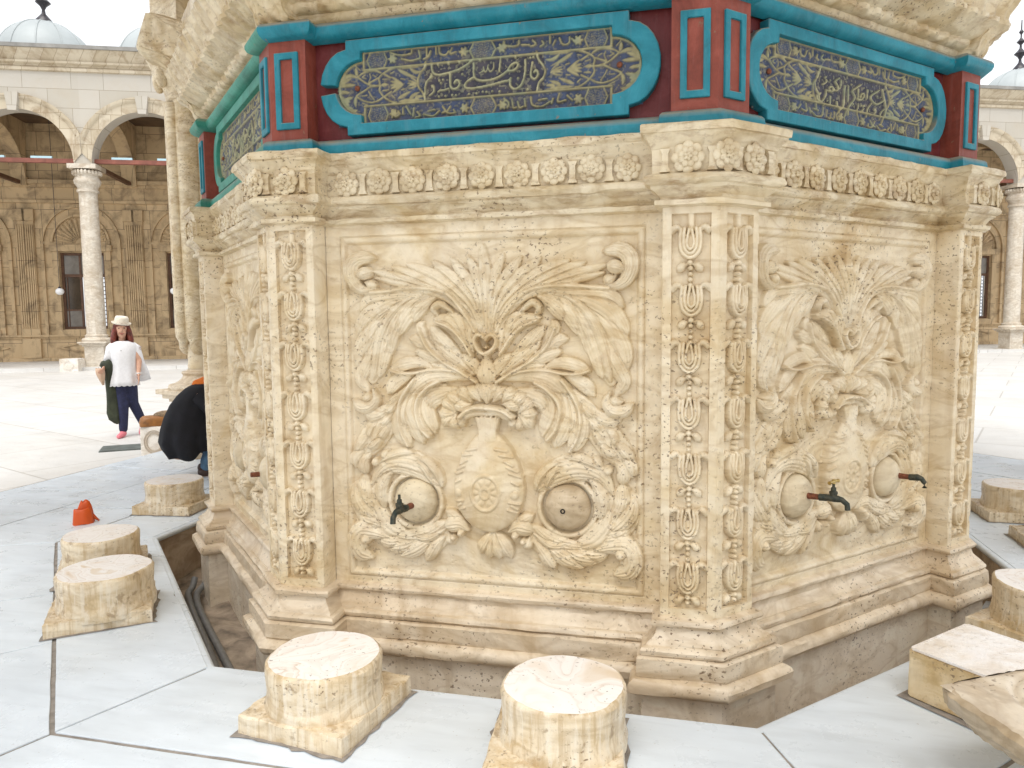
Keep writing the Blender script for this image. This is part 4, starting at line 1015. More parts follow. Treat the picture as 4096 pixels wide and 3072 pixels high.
# bay wall with its arch
bw = MB(); hb = BAY/2; nA = 32
arc = [(RI*math.cos(PI-PI*i/nA), ZS+RI*math.sin(PI*i/nA)) for i in range(nA+1)]
def bayring(y0, y1):
    top = [(-hb+BAY*i/nA, 9.86) for i in range(nA+1)]
    vs = [(x, y0, z) for x, z in arc]+[(x, y0, z) for x, z in top]+[(x, y1, z) for x, z in arc]+[(x, y1, z) for x, z in top]
    n_ = nA+1; fs = []
    for i in range(nA): fs += [(i, i+1, n_+i+1, n_+i), (2*n_+i, 3*n_+i, 3*n_+i+1, 2*n_+i+1), (i, 2*n_+i, 2*n_+i+1, i+1)]
    bw.add(vs, fs)
    for sg in (-1, 1):
        x0_, x1_ = sorted((sg*RI, sg*hb))
        bw.add([(x0_, y0, ZS), (x1_, y0, ZS), (sg*hb, y0, 9.86)], [(0, 1, 2)]) if False else None
        bw.box(x0_, x1_, y0, y1, 6.84, ZS)
        i0 = 0 if sg < 0 else nA
        bw.add([(sg*RI, y0, ZS), (sg*hb, y0, ZS), (sg*hb, y0, 9.86)], [(0, 1, 2)])
        bw.add([(sg*RI, y1, ZS), (sg*hb, y1, ZS), (sg*hb, y1, 9.86)], [(0, 1, 2)])
bayring(-.28, .28)
bay_me = bw.mesh('arch_bay', M['facade'])
av = MB(); ro = 2.19
a0_ = math.acos(min(1, (hb-.004)/ro))
sec = [(RI-.004, -.30), (RI+.30, -.32), (RI+.34, -.37), (RI+.40, -.39), (ro, -.40), (ro, -.27)]
vs = []; nn = 40
for i in range(nn+1):
    for r_, y_ in sec:
        lim = math.acos(min(1, (hb-.004)/r_)) if r_ > hb else 0
        t_ = lim+(PI-2*lim)*i/nn; vs.append((r_*math.cos(t_), y_, ZS+r_*math.sin(t_)))
ns = len(sec); av.add(vs, [(i*ns+k, i*ns+k+1, (i+1)*ns+k+1, (i+1)*ns+k) for i in range(nn) for k in range(ns-1)])
arch_me = av.mesh('archivolt', M['archstone'], auto=35)
ks = MB(); ks.prism([(-.13, ZS+RI-.10), (.13, ZS+RI-.10), (.21, ZS+ro+.02), (-.21, ZS+ro+.02)], -.46, -.25); key_me = ks.mesh('keystone', M['facade'])
# column
cl = MB(); cl.lathe([(.305, 1.12), (.302, 2.0), (.285, 5.95)], n=32, cap=False)
cshaft_me = cl.mesh('shaft', M['column'], smooth=True)
cc_ = MB(); cc_.lathe([(.29, 5.93), (.34, 5.96), (.34, 6.03), (.30, 6.05), (.33, 6.15), (.40, 6.24), (.42, 6.34), (.38, 6.42), (.35, 6.50), (.40, 6.54), (.42, 6.62), (.40, 6.66)], n=32)
cc_.box(-.45, .45, -.45, .45, 6.70, 6.85)
for i in range(24):
    a = 2*PI*i/24; cc_.ball((.42*math.cos(a), .42*math.sin(a), 6.60), (.05, .05, .08), 6, 5)
ccap_me = cc_.mesh('capital', M['column'], auto=40)
cb_ = MB(); cb_.lathe([(.46, .88), (.47, .95), (.43, 1.0), (.36, 1.02), (.35, 1.06), (.37, 1.09), (.32, 1.13)], n=32); cbase_me = cb_.mesh('base', M['column'], auto=40)
cp_ = MB(); cp_.box(-.31, .31, -.31, .31, .05, .72)
for z0_, z1_, h in ((-.10, .05, .36), (.72, .78, .36), (.78, .83, .43), (.83, .88, .47)): cp_.box(-h, h, -h, h, z0_, z1_)
cped_me = cp_.mesh('pedestal', M['column'])
imp = MB(); imp.box(-.28, .28, -.275, .275, 6.845, 6.905); imp_me = imp.mesh('impost', M['facade'])
# cornice, roof
cor = MB(); x0, x1 = C0-3*BAY, C0+11*BAY
cprof = [(-.28, 9.84), (-.36, 9.86), (-.36, 9.95), (-.31, 9.98), (-.33, 10.04), (-.45, 10.08), (-.46, 10.14), (-.40, 10.17), (-.44, 10.24), (-.62, 10.42), (-.64, 10.48)]
cor.add([(x0, y, z) for y, z in cprof]+[(x1, y, z) for y, z in cprof], [(i, i+1, len(cprof)+i+1, len(cprof)+i) for i in range(len(cprof)-1)])
cor.obj('cornice', M['archstone'], A_, auto=30)
led = MB(); led.box(x0, x1, -.70, DW+.4, 10.482, 10.60); led.obj('roof_edge', M['leadedge'], A_)
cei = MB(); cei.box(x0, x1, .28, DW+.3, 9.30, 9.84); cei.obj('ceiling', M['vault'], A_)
flo = MB(); flo.box(x0, x1, -.55, DW+.3, COURT-.02, .02); flo.obj('arcade_floor', M['court'], A_)
# dome with finial
RD = 1.62
dm = MB(); nd = 24; dv = []
dprof = [(RD+.08, 10.58), (RD+.08, 10.66)]+[(RD*math.cos(R_(t_)), 10.70+RD*1.02*math.sin(R_(t_))) for t_ in range(0, 89, 8)]+[(.02, 10.70+RD*1.02)]
dm.lathe(dprof, n=48); 
dome_me = dm.mesh('dome', M['lead'], auto=40)
rb = MB()
for i in range(12):
    a = 2*PI*i/12+.2; rb.tube([(RD*1.004*math.cos(R_(t_))*math.cos(a), RD*1.004*math.cos(R_(t_))*math.sin(a), 10.70+RD*1.024*math.sin(R_(t_))) for t_ in range(0, 88, 8)], .022, 6)
rib_me = rb.mesh('dome_seams', M['lead'], auto=40)
fn = MB(); fn.lathe([(.30, 12.33), (.27, 12.42), (.16, 12.55), (.07, 12.66), (.05, 12.80), (.11, 12.92), (.25, 13.05), (.12, 13.18), (.05, 13.28), (.04, 13.42), (.09, 13.48), (.17, 13.56), (.08, 13.66), (.03, 13.74), (.03, 13.88), (.10, 13.98), (.03, 14.08), (.02, 14.5)], n=20)
fin_me = fn.mesh('finial', M['bronze'], auto=50)
# back wall bay
bk = MB(); wx, wz0, wz1 = .84, 1.29, 4.32
bk.box(-hb, -wx, DW, DW+.35, 0, 9.3); bk.box(wx, hb, DW, DW+.35, 0, 9.3); bk.box(-wx, wx, DW, DW+.35, 0, wz0); bk.box(-wx, wx, DW, DW+.35, wz1, 9.3)
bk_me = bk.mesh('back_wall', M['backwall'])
tr = MB()
tr.box(-hb, hb, DW-.10, DW, .02, .16); tr.box(-hb, hb, DW-.06, DW, .92, 1.0); tr.box(-hb, hb, DW-.13, DW, 1.0, 1.07)
for sx_ in (-1, 1):
    x_ = sx_*hb; lo_, hi2 = sorted((x_, x_-sx_*.33))
    tr.box(lo_, hi2, DW-.14, DW, .16, .92)
    for q_ in range(4): tr.box(lo_+.03+q_*.075, lo_+.075+q_*.075, DW-.135, DW-.08, 1.35, 5.4)
    tr.box(lo_, hi2, DW-.09, DW, 1.07, 5.55); tr.box(lo_-.04, hi2+.04, DW-.16, DW, 5.55, 6.0)
tr.box(-hb, hb, DW-.12, DW, 6.25, 6.36); tr.box(-hb, hb, DW-.05, DW, 6.36, 6.85); tr.box(-hb, hb, DW-.15, DW, 6.85, 6.97); tr.box(-hb, hb, DW-.24, DW, 6.97, 7.12)
dp = [(-1.15, .56), (0, .82), (1.15, .56), (0, .30)]; di = [(x*.78, .56+(z-.56)*.72) for x, z in dp]
tr.strip(dp, di, DW-.05, DW+.01)
# window surround and blind arch with a ribbed shell
tr.box(-wx-.24, -wx, DW-.10, DW, 1.07, wz1+.05); tr.box(wx, wx+.24, DW-.10, DW, 1.07, wz1+.05); tr.box(-wx-.30, wx+.30, DW-.16, DW, wz1+.05, wz1+.30); tr.box(-wx-.1, wx+.1, DW-.14, DW, 1.07, 1.27)
for r0_, r1_, yy in ((1.02, 1.10, .12), (1.36, 1.48, .10)):
    o1 = [(r1_*math.cos(R_(t_)), 4.66+r1_*1.05*math.sin(R_(t_))) for t_ in range(0, 181, 8)]; i1 = [(r0_*math.cos(R_(t_)), 4.66+r0_*1.05*math.sin(R_(t_))) for t_ in range(0, 181, 8)]
    n_ = len(o1); vs = [(x, DW-yy, z) for x, z in o1]+[(x, DW-yy, z) for x, z in i1]+[(x, DW, z) for x, z in o1]+[(x, DW, z) for x, z in i1]
    tr.add(vs, [f for i in range(n_-1) for f in ((i, i+1, n_+i+1, n_+i), (2*n_+i, 2*n_+i+1, i+1, i), (n_+i, n_+i+1, 3*n_+i+1, 3*n_+i))])
    if r0_ > 1.2:
        tr.box(-r1_, -r0_, DW-.10, DW, 1.07, 4.66); tr.box(r0_, r1_, DW-.10, DW, 1.07, 4.66)
for i in range(1, 16):
    a = PI*i/16; tr.tube([(.22*math.cos(a), DW-.015, 4.66+.22*math.sin(a)), (.98*math.cos(a), DW-.01, 4.66+1.0*math.sin(a))], [.015, .07], 6)
tr_me = tr.mesh('wall_trim', M['backtrim'])
tv = MB(); RT = DW/2-.30; yc = DW/2
arcT = [(yc-RT*math.cos(PI*i/20), 6.95+RT*1.0*math.sin(PI*i/20)) for i in range(21)]
vs = [(x_, y, z) for x_ in (-.26, .26) for y, z in arcT]+[(x_, .28+(DW-.28)*i/20, 9.30) for x_ in (-.26, .26) for i in range(21)]
fs = []
for i in range(20): fs += [(i, i+1, 42+i+1, 42+i), (21+i, 63+i, 63+i+1, 21+i+1), (i, 21+i, 21+i+1, i+1)]
tv.add(vs, fs); tv.box(-.26, .26, .28, .285+.02, 6.9, 9.3); tv.box(-.26, .26, DW-.30, DW, 6.9, 7.2)
tv_me = tv.mesh('cross_arch', M['backtrim'])
# window
wf = MB()
for a_, b__ in ((-wx, -wx+.10), (wx-.10, wx), (-.18, -.11)): wf.box(a_, b__, DW+.10, DW+.20, wz0, wz1)
for a_, b__ in ((wz0, wz0+.10), (wz1-.10, wz1), (3.36, 3.48)): wf.box(-wx+.10, wx-.10, DW+.11, DW+.19, a_, b__)
for sx_ in (-1,): wf.box(sx_*wx+.17, sx_*wx+.20, DW+.12, DW+.16, wz0+.1, 3.36); wf.box(-wx+.10, -.18, DW+.12, DW+.16, 2.02, 2.08)
wf_me = wf.mesh('window_frame', M['wood'])
gp = MB(); gp.box(-wx+.10, -.18, DW+.145, DW+.155, 3.48, wz1-.10); gp.box(-.11, wx-.10, DW+.145, DW+.155, 3.48, wz1-.10); gp_me = gp.mesh('dusty_pane', M['pane'])
gq = MB(); gq.box(-wx+.10, -.18, DW+.145, DW+.155, wz0+.1, 2.02); gq_me = gq.mesh('lower_pane', M['pane'])
gd = MB(); gd.box(-wx+.10, -.18, DW+.145, DW+.155, 2.08, 3.36); gd_me = gd.mesh('dark_pane', M['panedark'])
lt = MB(); y_ = DW+.27
for i in range(6): lt.box(-.10+i*.165, -.075+i*.165, y_-.012, y_+.012, wz0+.05, 3.40)
for i in range(13):
    zc = wz0+.18+i*.16
    for q_ in range(5):
        xc = -.005+q_*.165; ring = [(xc+.07*math.cos(2*PI*s_/10), y_, zc+.07*math.sin(2*PI*s_/10)) for s_ in range(11)]
        lt.tube(ring, .010, 5, cap=False)
lt.box(-.11, wx-.08, y_-.012, y_+.012, wz0+.08, wz0+.11)
lt_me = lt.mesh('iron_grille', M['ironwork'])
tb = MB(); tb.box(-hb+.28, hb-.28, -.07, .07, 6.93, 7.07); tb_me = tb.mesh('tie_beam', M['beam'])
tb2 = MB(); tb2.box(-.07, .07, .28, DW-.1, 6.93, 7.07); tb2_me = tb2.mesh('cross_tie', M['wood'])
lampo = MB(); lampo.ball((0, 0, 0), (.145, .145, .13), 20, 12); lamp_me = lampo.mesh('globe', M['white_glass'], smooth=True)
chn = MB(); chn.tube([(0, 0, .12), (0, 0, 6.55)], .010, 6); chn.lathe([(.05, .10), (.05, .16), (.02, .18)], n=10); chain_me = chn.mesh('chain', M['bronze'])
tubm = MB(); tubm.box(-.33, .33, -.05, .05, 0, .075)
tub_me = tubm.mesh('tube_casing', M['tube'])
for b_i in range(-3, 11):
    xc = C0+BAY*(b_i+.5); xl = C0+BAY*b_i
    place(bay_me, 'arch_bay', A_, (xc, 0, 0)); place(arch_me, 'archivolt', A_, (xc, 0, 0)); place(key_me, 'keystone', A_, (xc, 0, 0))
    place(imp_me, 'impost', A_, (xl, 0, 0))
    co = bpy.data.objects.new('column', None); co.location = (xl, 0, 0); link(co, A_)
    for nm, me in (('shaft', cshaft_me), ('capital', ccap_me), ('base', cbase_me), ('pedestal', cped_me)):
        o = place(me, nm, co)
        if nm == 'pedestal': bv = o.modifiers.new('bevel', 'BEVEL'); bv.width = .012; bv.segments = 2
    d_ = place(dome_me, 'dome', A_, (xc, 2.35, 0)); place(rib_me, 'dome_seams', d_); place(fin_me, 'finial', d_)
    place(bk_me, 'back_wall', A_, (xc, 0, 0)); place(tr_me, 'wall_trim', A_, (xc, 0, 0)); place(tv_me, 'cross_arch', A_, (xl, 0, 0))
    wn = place(wf_me, 'window_frame', A_, (xc, 0, 0)); place(gp_me, 'dusty_pane', wn); place(gq_me, 'lower_pane', wn); place(gd_me, 'dark_pane', wn); place(lt_me, 'iron_grille', wn)
    place(tb_me, 'tie_beam', A_, (xc, 0, 0)); place(tb2_me, 'cross_tie', A_, (xl, 0, 0))
    def awl(x, y, z): X_, Y_ = rot2(x, y, AA); return (X_-19.6, Y_+15.8, z)
    if b_i in (-1, 0):
        lt_ = thing('globe_lamp', ['white globe lamp hanging in the bay left of the column behind the woman', 'white globe lamp hanging beside the fluted canopy column'][b_i+1], 'lamp', awl(xc, 2.2, 2.70), AA, 'globe lamps under the arcade')
        place(lamp_me, 'globe', lt_); place(chain_me, 'chain', lt_)
    if b_i in (-1, 0, 8, 9):
        for q_, dx_ in enumerate((-.85, .62)):
            side = {-1: 'leftmost arch', 0: 'arch beside the canopy column', 8: 'arch right behind the fountain', 9: 'arch at the right edge'}[b_i]
            t_ = place(tub_me, 'tube_light', None, awl(xc+dx_, 0, 7.072), AA)
            tag(t_, 'pale blue tube on the red beam, %s one of the %s' % (('left', 'right')[q_], side), 'light', 'tube lights on the tie beams')
mb_ = MB(); mb_.box(-.29, .29, -.28, .28, 0, .43)
def medal(mbx, y, zc, r, sg=-1):
    mbx.lathe([(r*.30, .0), (r*.34, .012), (r*.66, .012), (r*.70, .0)], (0, 0, 0), 4) if False else None
    n_ = 28
    for r0_, r1_, d0 in ((.72, .86, .012), (.92, 1.0, .009)):
        o1 = [(r*r1_*math.cos(2*PI*i/n_), zc+r*r1_*math.sin(2*PI*i/n_)) for i in range(n_)]; i1 = [(r*r0_*math.cos(2*PI*i/n_), zc+r*r0_*math.sin(2*PI*i/n_)) for i in range(n_)]
        mbx.strip(o1, i1, y-d0 if sg < 0 else y+d0, y)
medal(mb_, -.28, .215, .17)
M['block'] = alabaster('white_block', (.78, .74, .68), (.70, .64, .55), (.58, .50, .40), streak=.3, pits=.2)
o = mb_.obj('marble_block', M['block'], None, (lambda q_: (q_[0], q_[1], COURT))(awl(-.06, -.62, 0)), AA, bevel=.015)
tag(o, 'white marble block with a carved ring at the foot of the far arcade column', 'block')

# ------------------------------------------------------------------ stools and stones round the fountain
def stool(x, y, rz, label, r=.213, h=.24, pw=.225, seed=0, back=.02, plinth=.072, px=0, py=0):
    rg = np.random.default_rng(seed)
    t = thing('marble_stool', label, 'stool', (x, y, 0), rz, 'alabaster stools round the fountain')
    n_ = 56; zs = [plinth-.03, plinth+.01, plinth+.03, plinth+.06, h-.05, h-.015, h-.004, h]; rs = [r+.004, r+.008, r+.002, r-.003, r+.001, r+.002, r-.003, r-.010]
    ang_ = 2*PI*np.arange(n_)/n_; vs = []; wob = sum(rg.normal(0, .0018)*np.cos(k*ang_+rg.uniform(0, 6)) for k in range(2, 9))
    for z, rr_ in zip(zs, rs):
        q_ = rr_+wob+rg.normal(0, .0012, n_); vs += [(q_[i]*math.cos(ang_[i]), q_[i]*math.sin(ang_[i]), z+(rg.normal(0, .0015) if z < h-.01 else 0)) for i in range(n_)]
    fs = [(j*n_+i, j*n_+(i+1) % n_, (j+1)*n_+(i+1) % n_, (j+1)*n_+i) for j in range(len(zs)-1) for i in range(n_)]
    d_ = MB().add(vs, fs); d_.obj('drum', M['drum'], t, auto=35)
    tp = MB(); tv_ = vs[-n_:]; k_ = [(v[0], v[1], h-.0002) for v in tv_]
    rings = [k_]+[[(v[0]*s_, v[1]*s_, h+.001*(1-s_)-.0002) for v in tv_] for s_ in (.75, .5, .25)]
    vv = [p for ring in rings for p in ring]+[(0, 0, h+.0008)]
    tp.add(vv, [(j*n_+i, j*n_+(i+1) % n_, (j+1)*n_+(i+1) % n_, (j+1)*n_+i) for j in range(3) for i in range(n_)]+[(3*n_+i, 3*n_+(i+1) % n_, 4*n_) for i in range(n_)])
    tp.obj('seat_top', M['drumtop'], t, smooth=True)
    p_ = MB(); a_, b__ = pw, pw+back
    nsg = 12; loop = []
    cor_ = [(-a_, -a_), (a_, -a_), (a_, b__), (-a_, b__)]
    for (xa, ya), (xb, yb) in zip(cor_, cor_[1:]+cor_[:1]):
        for i in range(nsg): t_ = i/nsg; loop.append((xa+(xb-xa)*t_, ya+(yb-ya)*t_))
    L_ = len(loop); jit = rg.normal(0, .0022, (3, L_, 2)); vs = []
    for zi, (z, gsc) in enumerate(((0, 1.0), (plinth-.006, .998), (plinth, .975))):
        vs += [(px+xx*gsc+jit[zi, i, 0], py+yy*gsc+jit[zi, i, 1], z+(rg.normal(0, .002) if zi else 0)) for i, (xx, yy) in enumerate(loop)]
    p_.add(vs, [(j*L_+i, j*L_+(i+1) % L_, (j+1)*L_+(i+1) % L_, (j+1)*L_+i) for j in range(2) for i in range(L_)]+[tuple(range(2*L_, 3*L_))])
    p_.obj('plinth', M['drum'], t, auto=35)
    g_ = MB(); g_.add([(px+xx*1.07+rg.normal(0, .006), py+yy*1.07+rg.normal(0, .006), .0035) for xx, yy in loop], [tuple(range(L_))]); g_.obj('mortar_bed', M['grout'], t, recalc=False)
    return t
stool(-.455, -3.000, R_(-8), 'drum stool with banded white top, left of the two nearest the camera', seed=1, back=.03)
stool(.470, -3.045, R_(5), 'drum stool with speckled white top, cut by the lower edge of the photo', seed=2, h=.25, px=-.02, py=-.02)
stool(-2.02, -2.37, R_(-52), 'stained drum stool with a broken plinth, nearer of the left pair', seed=3, r=.222, h=.25, px=-.02, py=-.03)
stool(-2.555, -1.82, R_(-50), 'brown stained drum stool right in front of the orange bag', seed=4, r=.208, h=.24)
stool(-3.14, -.42, R_(-84), 'cream drum stool beside the crouching person in black', seed=5, r=.214, h=.24)
stool(3.245, .62, R_(90), 'cream drum stool beyond the right corner of the fountain', seed=6, r=.213, h=.24)
stool(3.24, -.16, R_(88), 'drum stool cut by the right edge, just below the far right stool', seed=7, r=.20, h=.22)
stool(2.50, -1.68, R_(45), 'white topped drum stool at the right edge behind the rectangular block', seed=8, r=.215, h=.26)
# rectangular block and tilted slab
def rough_slab(name, L, Wd, H, mat, seed, amp=.003, n=14):
    rg = np.random.default_rng(seed); bm = bmesh.new()
    bmesh.ops.create_cube(bm, size=1); bmesh.ops.scale(bm, vec=(L, Wd, H), verts=bm.verts)
    bmesh.ops.bevel(bm, geom=bm.edges[:], offset=.008, segments=2, affect='EDGES')
    bmesh.ops.subdivide_edges(bm, edges=bm.edges[:], cuts=5, use_grid_fill=True)
    for v in bm.verts:
        f_ = math.sin(v.co.x*31+seed)*math.sin(v.co.y*27+2*seed)*math.sin(v.co.z*40+seed); v.co += v.normal*(amp*f_+rg.normal(0, amp*.25))
    me = bpy.data.meshes.new(name); bm.to_mesh(me); bm.free(); me.materials.append(mat)
    me.polygons.foreach_set('use_smooth', [True]*len(me.polygons)); me.set_sharp_from_angle(angle=R_(35)); return me
M['blockstone'] = alabaster('block_onyx', (.72, .60, .40), (.62, .46, .24), (.42, .27, .10), streak=.5, pits=.9, scale=1.5, rough=.3)
M['slabstone'] = alabaster('slab_stone', (.56, .46, .33), (.44, .335, .21), (.27, .185, .095), streak=.5, pits=1.0, scale=1.6, rough=.5)
# local frame of face 2: tangential (cos45, sin45), outward (cos-45, sin-45)
def f2(s, p, z): return face_pt(2, s, p, z)
bl = thing('stone_block', 'rectangular onyx block with a smooth white top and pitted yellow side at the right edge', 'block', f2(-.262, 3.20, 0), R_(45))
place(rough_slab('block_body', .42, .58, .198, M['blockstone'], 3, .002), 'block_body', bl, (0, 0, .1))
tp = rough_slab('polished_top', .412, .572, .006, M['blocktop'], 4, .0005); place(tp, 'polished_top', bl, (0, 0, .1985))
g_ = MB(); g_.add([(-.25, -.31, .0035), (.25, -.32, .0035), (.24, .32, .0035), (-.24, .315, .0035)], [(0, 1, 2, 3)]); g_.obj('mortar_bed', M['grout'], bl, recalc=False)

# tilted slab lying on the block
sb = thing('stone_slab', 'thick weathered slab with a carved ring on top, lying over the rectangular block', 'slab', (0, 0, 0), 0)
C_ = Vector((1.640, -2.955)); U_ = Vector((.886, .463)).normalized(); V_ = Vector((.40, -.915)).normalized()
def sl(a, b2, z): q_ = C_+U_*a+V_*b2; return (q_.x, q_.y, z)
rg = np.random.default_rng(12); nn = 26; top = []; mid = []; bot = []
Lu, Lv = .52, .62
loop = [(i/nn*Lu, 0) for i in range(nn)]+[(Lu, i/nn*Lv) for i in range(nn)]+[(Lu-i/nn*Lu, Lv) for i in range(nn)]+[(0, Lv-i/nn*Lv) for i in range(nn)]
def tz(a, b2): return .333+.05*(b2/Lv)*0+.02*a
vs = []
for ins, zz in ((.014, 0), (.0, -.014), (.004, -.055), (.035, -.085), (.055, -.110)):
    for a, b2 in loop:
        a2 = ins+a*(1-2*ins/Lu); b3 = ins+b2*(1-2*ins/Lv)
        cr = .022*math.exp(-((a**2+b2**2)/.002))
        vs.append(sl(a2+cr+rg.normal(0, .0028), b3+cr+rg.normal(0, .0028), tz(a, b2)+zz+rg.normal(0, .0018)))
L_ = len(loop); m = MB().add(vs, [(j*L_+i, j*L_+(i+1) % L_, (j+1)*L_+(i+1) % L_, (j+1)*L_+i) for j in range(4) for i in range(L_)]+[tuple(range(4*L_, 5*L_))])
m.obj('slab_body', M['slabstone'], sb, auto=40)
ga = np.linspace(.014, Lu-.014, 90); gb = np.linspace(.014, Lv-.014, 100); GA, GB = np.meshgrid(ga, gb)
r_ = np.hypot(GA-.33, GB-.22); zz = .333+.02*GA+.0022*vnoise(GA.shape, (12, 12))-.009*np.exp(-((r_-.17)/.011)**2)-.006*np.exp(-((r_-.10)/.009)**2)
ed = np.minimum(np.minimum(GA-.014, Lu-.014-GA), np.minimum(GB-.014, Lv-.014-GB)); zz -= .004*np.exp(-(ed/.01)**2)-.0
tm = grid_mesh('slab_top', C_.x+U_.x*GA+V_.x*GB, C_.y+U_.y*GA+V_.y*GB, zz, M['slabtop'] if 'slabtop' in M else M['slabstone'], flip=True); place(tm, 'slab_top', sb)
st = rough_slab('support_stone', .30, .26, .215, M['slabstone'], 8, .006); o = place(st, 'support_stone', None, (2.10, -3.22, .108), .5)
tag(o, 'rough stone propping the weathered slab from below', 'stone')
# things lying in the trough
bx = thing('metal_box', 'small dark box with a grey lid lying in the trough at the right', 'box', (2.67, -.66, -.385), R_(62))
g_ = MB(); g_.box(-.105, .105, -.06, .06, 0, .12); g_.obj('box_body', simple('black_plastic', (.03, .03, .035), .4, .3, 10), bx, bevel=.006)
g_ = MB(); g_.box(-.11, .11, -.065, .065, .121, .133); g_.obj('lid', simple('grey_lid', (.33, .34, .34), .3, .2, 20), bx, bevel=.004)
M['pvc'] = simple('grey_pipe', (.20, .20, .195), .45, .2, 14)
for i, pts_ in enumerate(([(-2.50, -1.06, -.30), (-2.492, -1.10, -.352), (-2.470, -1.175, -.366), (-2.40, -1.265, -.366), (-2.243, -1.436, -.366), (-2.02, -1.665, -.366), (-1.837, -1.85, -.368), (-1.55, -2.15, -.368), (-1.2, -2.49, -.37)],
                          [(-2.42, -1.02, -.30), (-2.43, -1.06, -.350), (-2.405, -1.165, -.366), (-2.30, -1.31, -.366), (-2.14, -1.48, -.366), (-1.92, -1.70, -.366), (-1.745, -1.87, -.368), (-1.46, -2.15, -.368), (-1.1, -2.49, -.37)])):
    p3 = np.array(pts_); P3 = spline(p3, 64)
    o = MB().tube(P3.tolist(), .0215, 12).obj('water_pipe', M['pvc'], None, smooth=False, auto=40)
    tag(o, ['grey water pipe in the trough, the outer one beside the paving edge', 'grey water pipe in the trough, the inner one beside the fountain plinth'][i], 'pipe', 'pipes in the trough')
rub = random.Random(4)
# orange bag behind the stools
ob = thing('orange_bag', 'crumpled orange plastic bag standing open behind the left pair of stools', 'bag', (-3.53, -.95, 0), R_(44))
ob.scale = (.56, .58, .68)
m, t, b = nodes('orange_plastic'); b.inputs['Base Color'].default_value = (.62, .085, .006, 1); b.inputs['Roughness'].default_value = .4; b.inputs['Transmission Weight'].default_value = 0
M['orange'] = m
def cloth_ring(levels, n=36, seed=1, amp=.008):
    rg = np.random.default_rng(seed); vs = []
    ph = rg.uniform(0, 6, 6)
    for li, (cx, cy, z, rx, ry) in enumerate(levels):
        for i in range(n):
            a = 2*PI*i/n; w_ = 1+sum(amp*math.sin((k+2)*a+ph[k]+li*.5)*3 for k in range(5))
            vs.append((cx+rx*w_*math.cos(a), cy+ry*w_*math.sin(a), z+amp*.7*math.sin(3*a+li)))
    return vs, [(j*n+i, j*n+(i+1) % n, (j+1)*n+(i+1) % n, (j+1)*n+i) for j in range(len(levels)-1) for i in range(n)]
v, f = cloth_ring([(0, 0, .0, .125, .08), (0, 0, .06, .12, .078), (.0, 0, .12, .108, .066), (.0, .0, .165, .100, .058), (.0, 0, .172, .088, .048), (.0, 0, .12, .082, .042), (.0, 0, .03, .09, .045)], seed=2)
o = MB().add(v, f).obj('pouch', M['orange'], ob, smooth=True, recalc=False)
v, f = cloth_ring([(.015, .06, .0, .13, .045), (.02, .06, .10, .112, .045), (.03, .06, .17, .085, .036), (.035, .058, .225, .058, .026), (.035, .058, .245, .040, .016), (.035, .055, .235, .030, .010), (.03, .05, .15, .05, .02)], seed=5, amp=.016)
MB().add(v, f).obj('flap', M['orange'], ob, smooth=True, recalc=False)
g_ = MB(); g_.cap((.09, .04, .09), (.185, .03, .012), .035, .010, 12); g_.obj('side_fold', M['orange'], ob, smooth=True)
# marble bollard with a handbag, drain cover
bo = thing('marble_bollard', 'low white marble bollard with carved rings under the brown handbag', 'bollard', (-5.36, 2.16, COURT), R_(12))
g_ = MB(); g_.box(-.17, .17, -.17, .17, 0, .36); g_.obj('body', M['block'], bo, bevel=.012)
def ringface(mb, r, zc, y):
    n_ = 30
    for r0_, r1_, d0 in ((.70, .84, .010), (.92, 1.0, .008)):
        mb.strip([(r*r1_*math.cos(2*PI*i/n_), zc+r*r1_*math.sin(2*PI*i/n_)*1.15) for i in range(n_)], [(r*r0_*math.cos(2*PI*i/n_), zc+r*r0_*math.sin(2*PI*i/n_)*1.15) for i in range(n_)], y-d0, y+.002)
g_ = MB(); ringface(g_, .125, .175, -.17); me = g_.mesh('carved_ring', simple('ring_stone', (.45, .38, .30), .6, .2, 9))
place(me, 'carved_ring', bo); place(me, 'carved_ring', bo, (0, 0, 0), PI/2)
hb_ = thing('handbag', 'brown leather handbag with a patterned top lying on the marble bollard', 'bag', (-5.34, 2.14, COURT+.362), R_(42))
M['leather'] = simple('tan_leather', (.28, .115, .025), .45, .3, 14, bumps=.2)
M['bagtop'] = simple('patterned_cloth', (.22, .15, .085), .7, .6, 28)
g_ = MB(); vs = []
for z, rx, ry in ((0, .20, .10), (.05, .205, .105), (.095, .19, .09), (.12, .16, .06)):
    for i in range(28):
        a = 2*PI*i/28; e_ = lambda c_: math.copysign(abs(c_)**.55, c_); vs.append((-.03+rx*e_(math.cos(a)), ry*e_(math.sin(a)), z))
g_.add(vs, [(j*28+i, j*28+(i+1) % 28, (j+1)*28+(i+1) % 28, (j+1)*28+i) for j in range(3) for i in range(28)]+[tuple(range(84, 112))]); g_.obj('bag_body', M['leather'], hb_, smooth=True)
g_ = MB(); g_.ball((.07, 0, .12), (.15, .085, .055), 16, 8); g_.ball((.17, .01, .08), (.075, .07, .07), 12, 8); g_.obj('folded_cloth', M['bagtop'], hb_, smooth=True)
g_ = MB(); g_.tube([(.16, 0, .10), (.20, .0, .17), (.225, .01, .22), (.26, .01, .23)], .018, 8); g_.obj('strap', simple('grey_strap', (.07, .075, .08), .5), hb_, auto=40)
g_ = MB(); g_.box(-.36, .36, -.34, .34, -.02, .018)
o = g_.obj('drain_cover', simple('drain_iron', (.10, .115, .105), .6, .3, 9, bumps=.3), None, (-6.14, 2.42, COURT), R_(36), bevel=.006)
o.scale = (.72, .62, 1); tag(o, 'dark grey square drain cover set in the white court floor', 'drain cover')

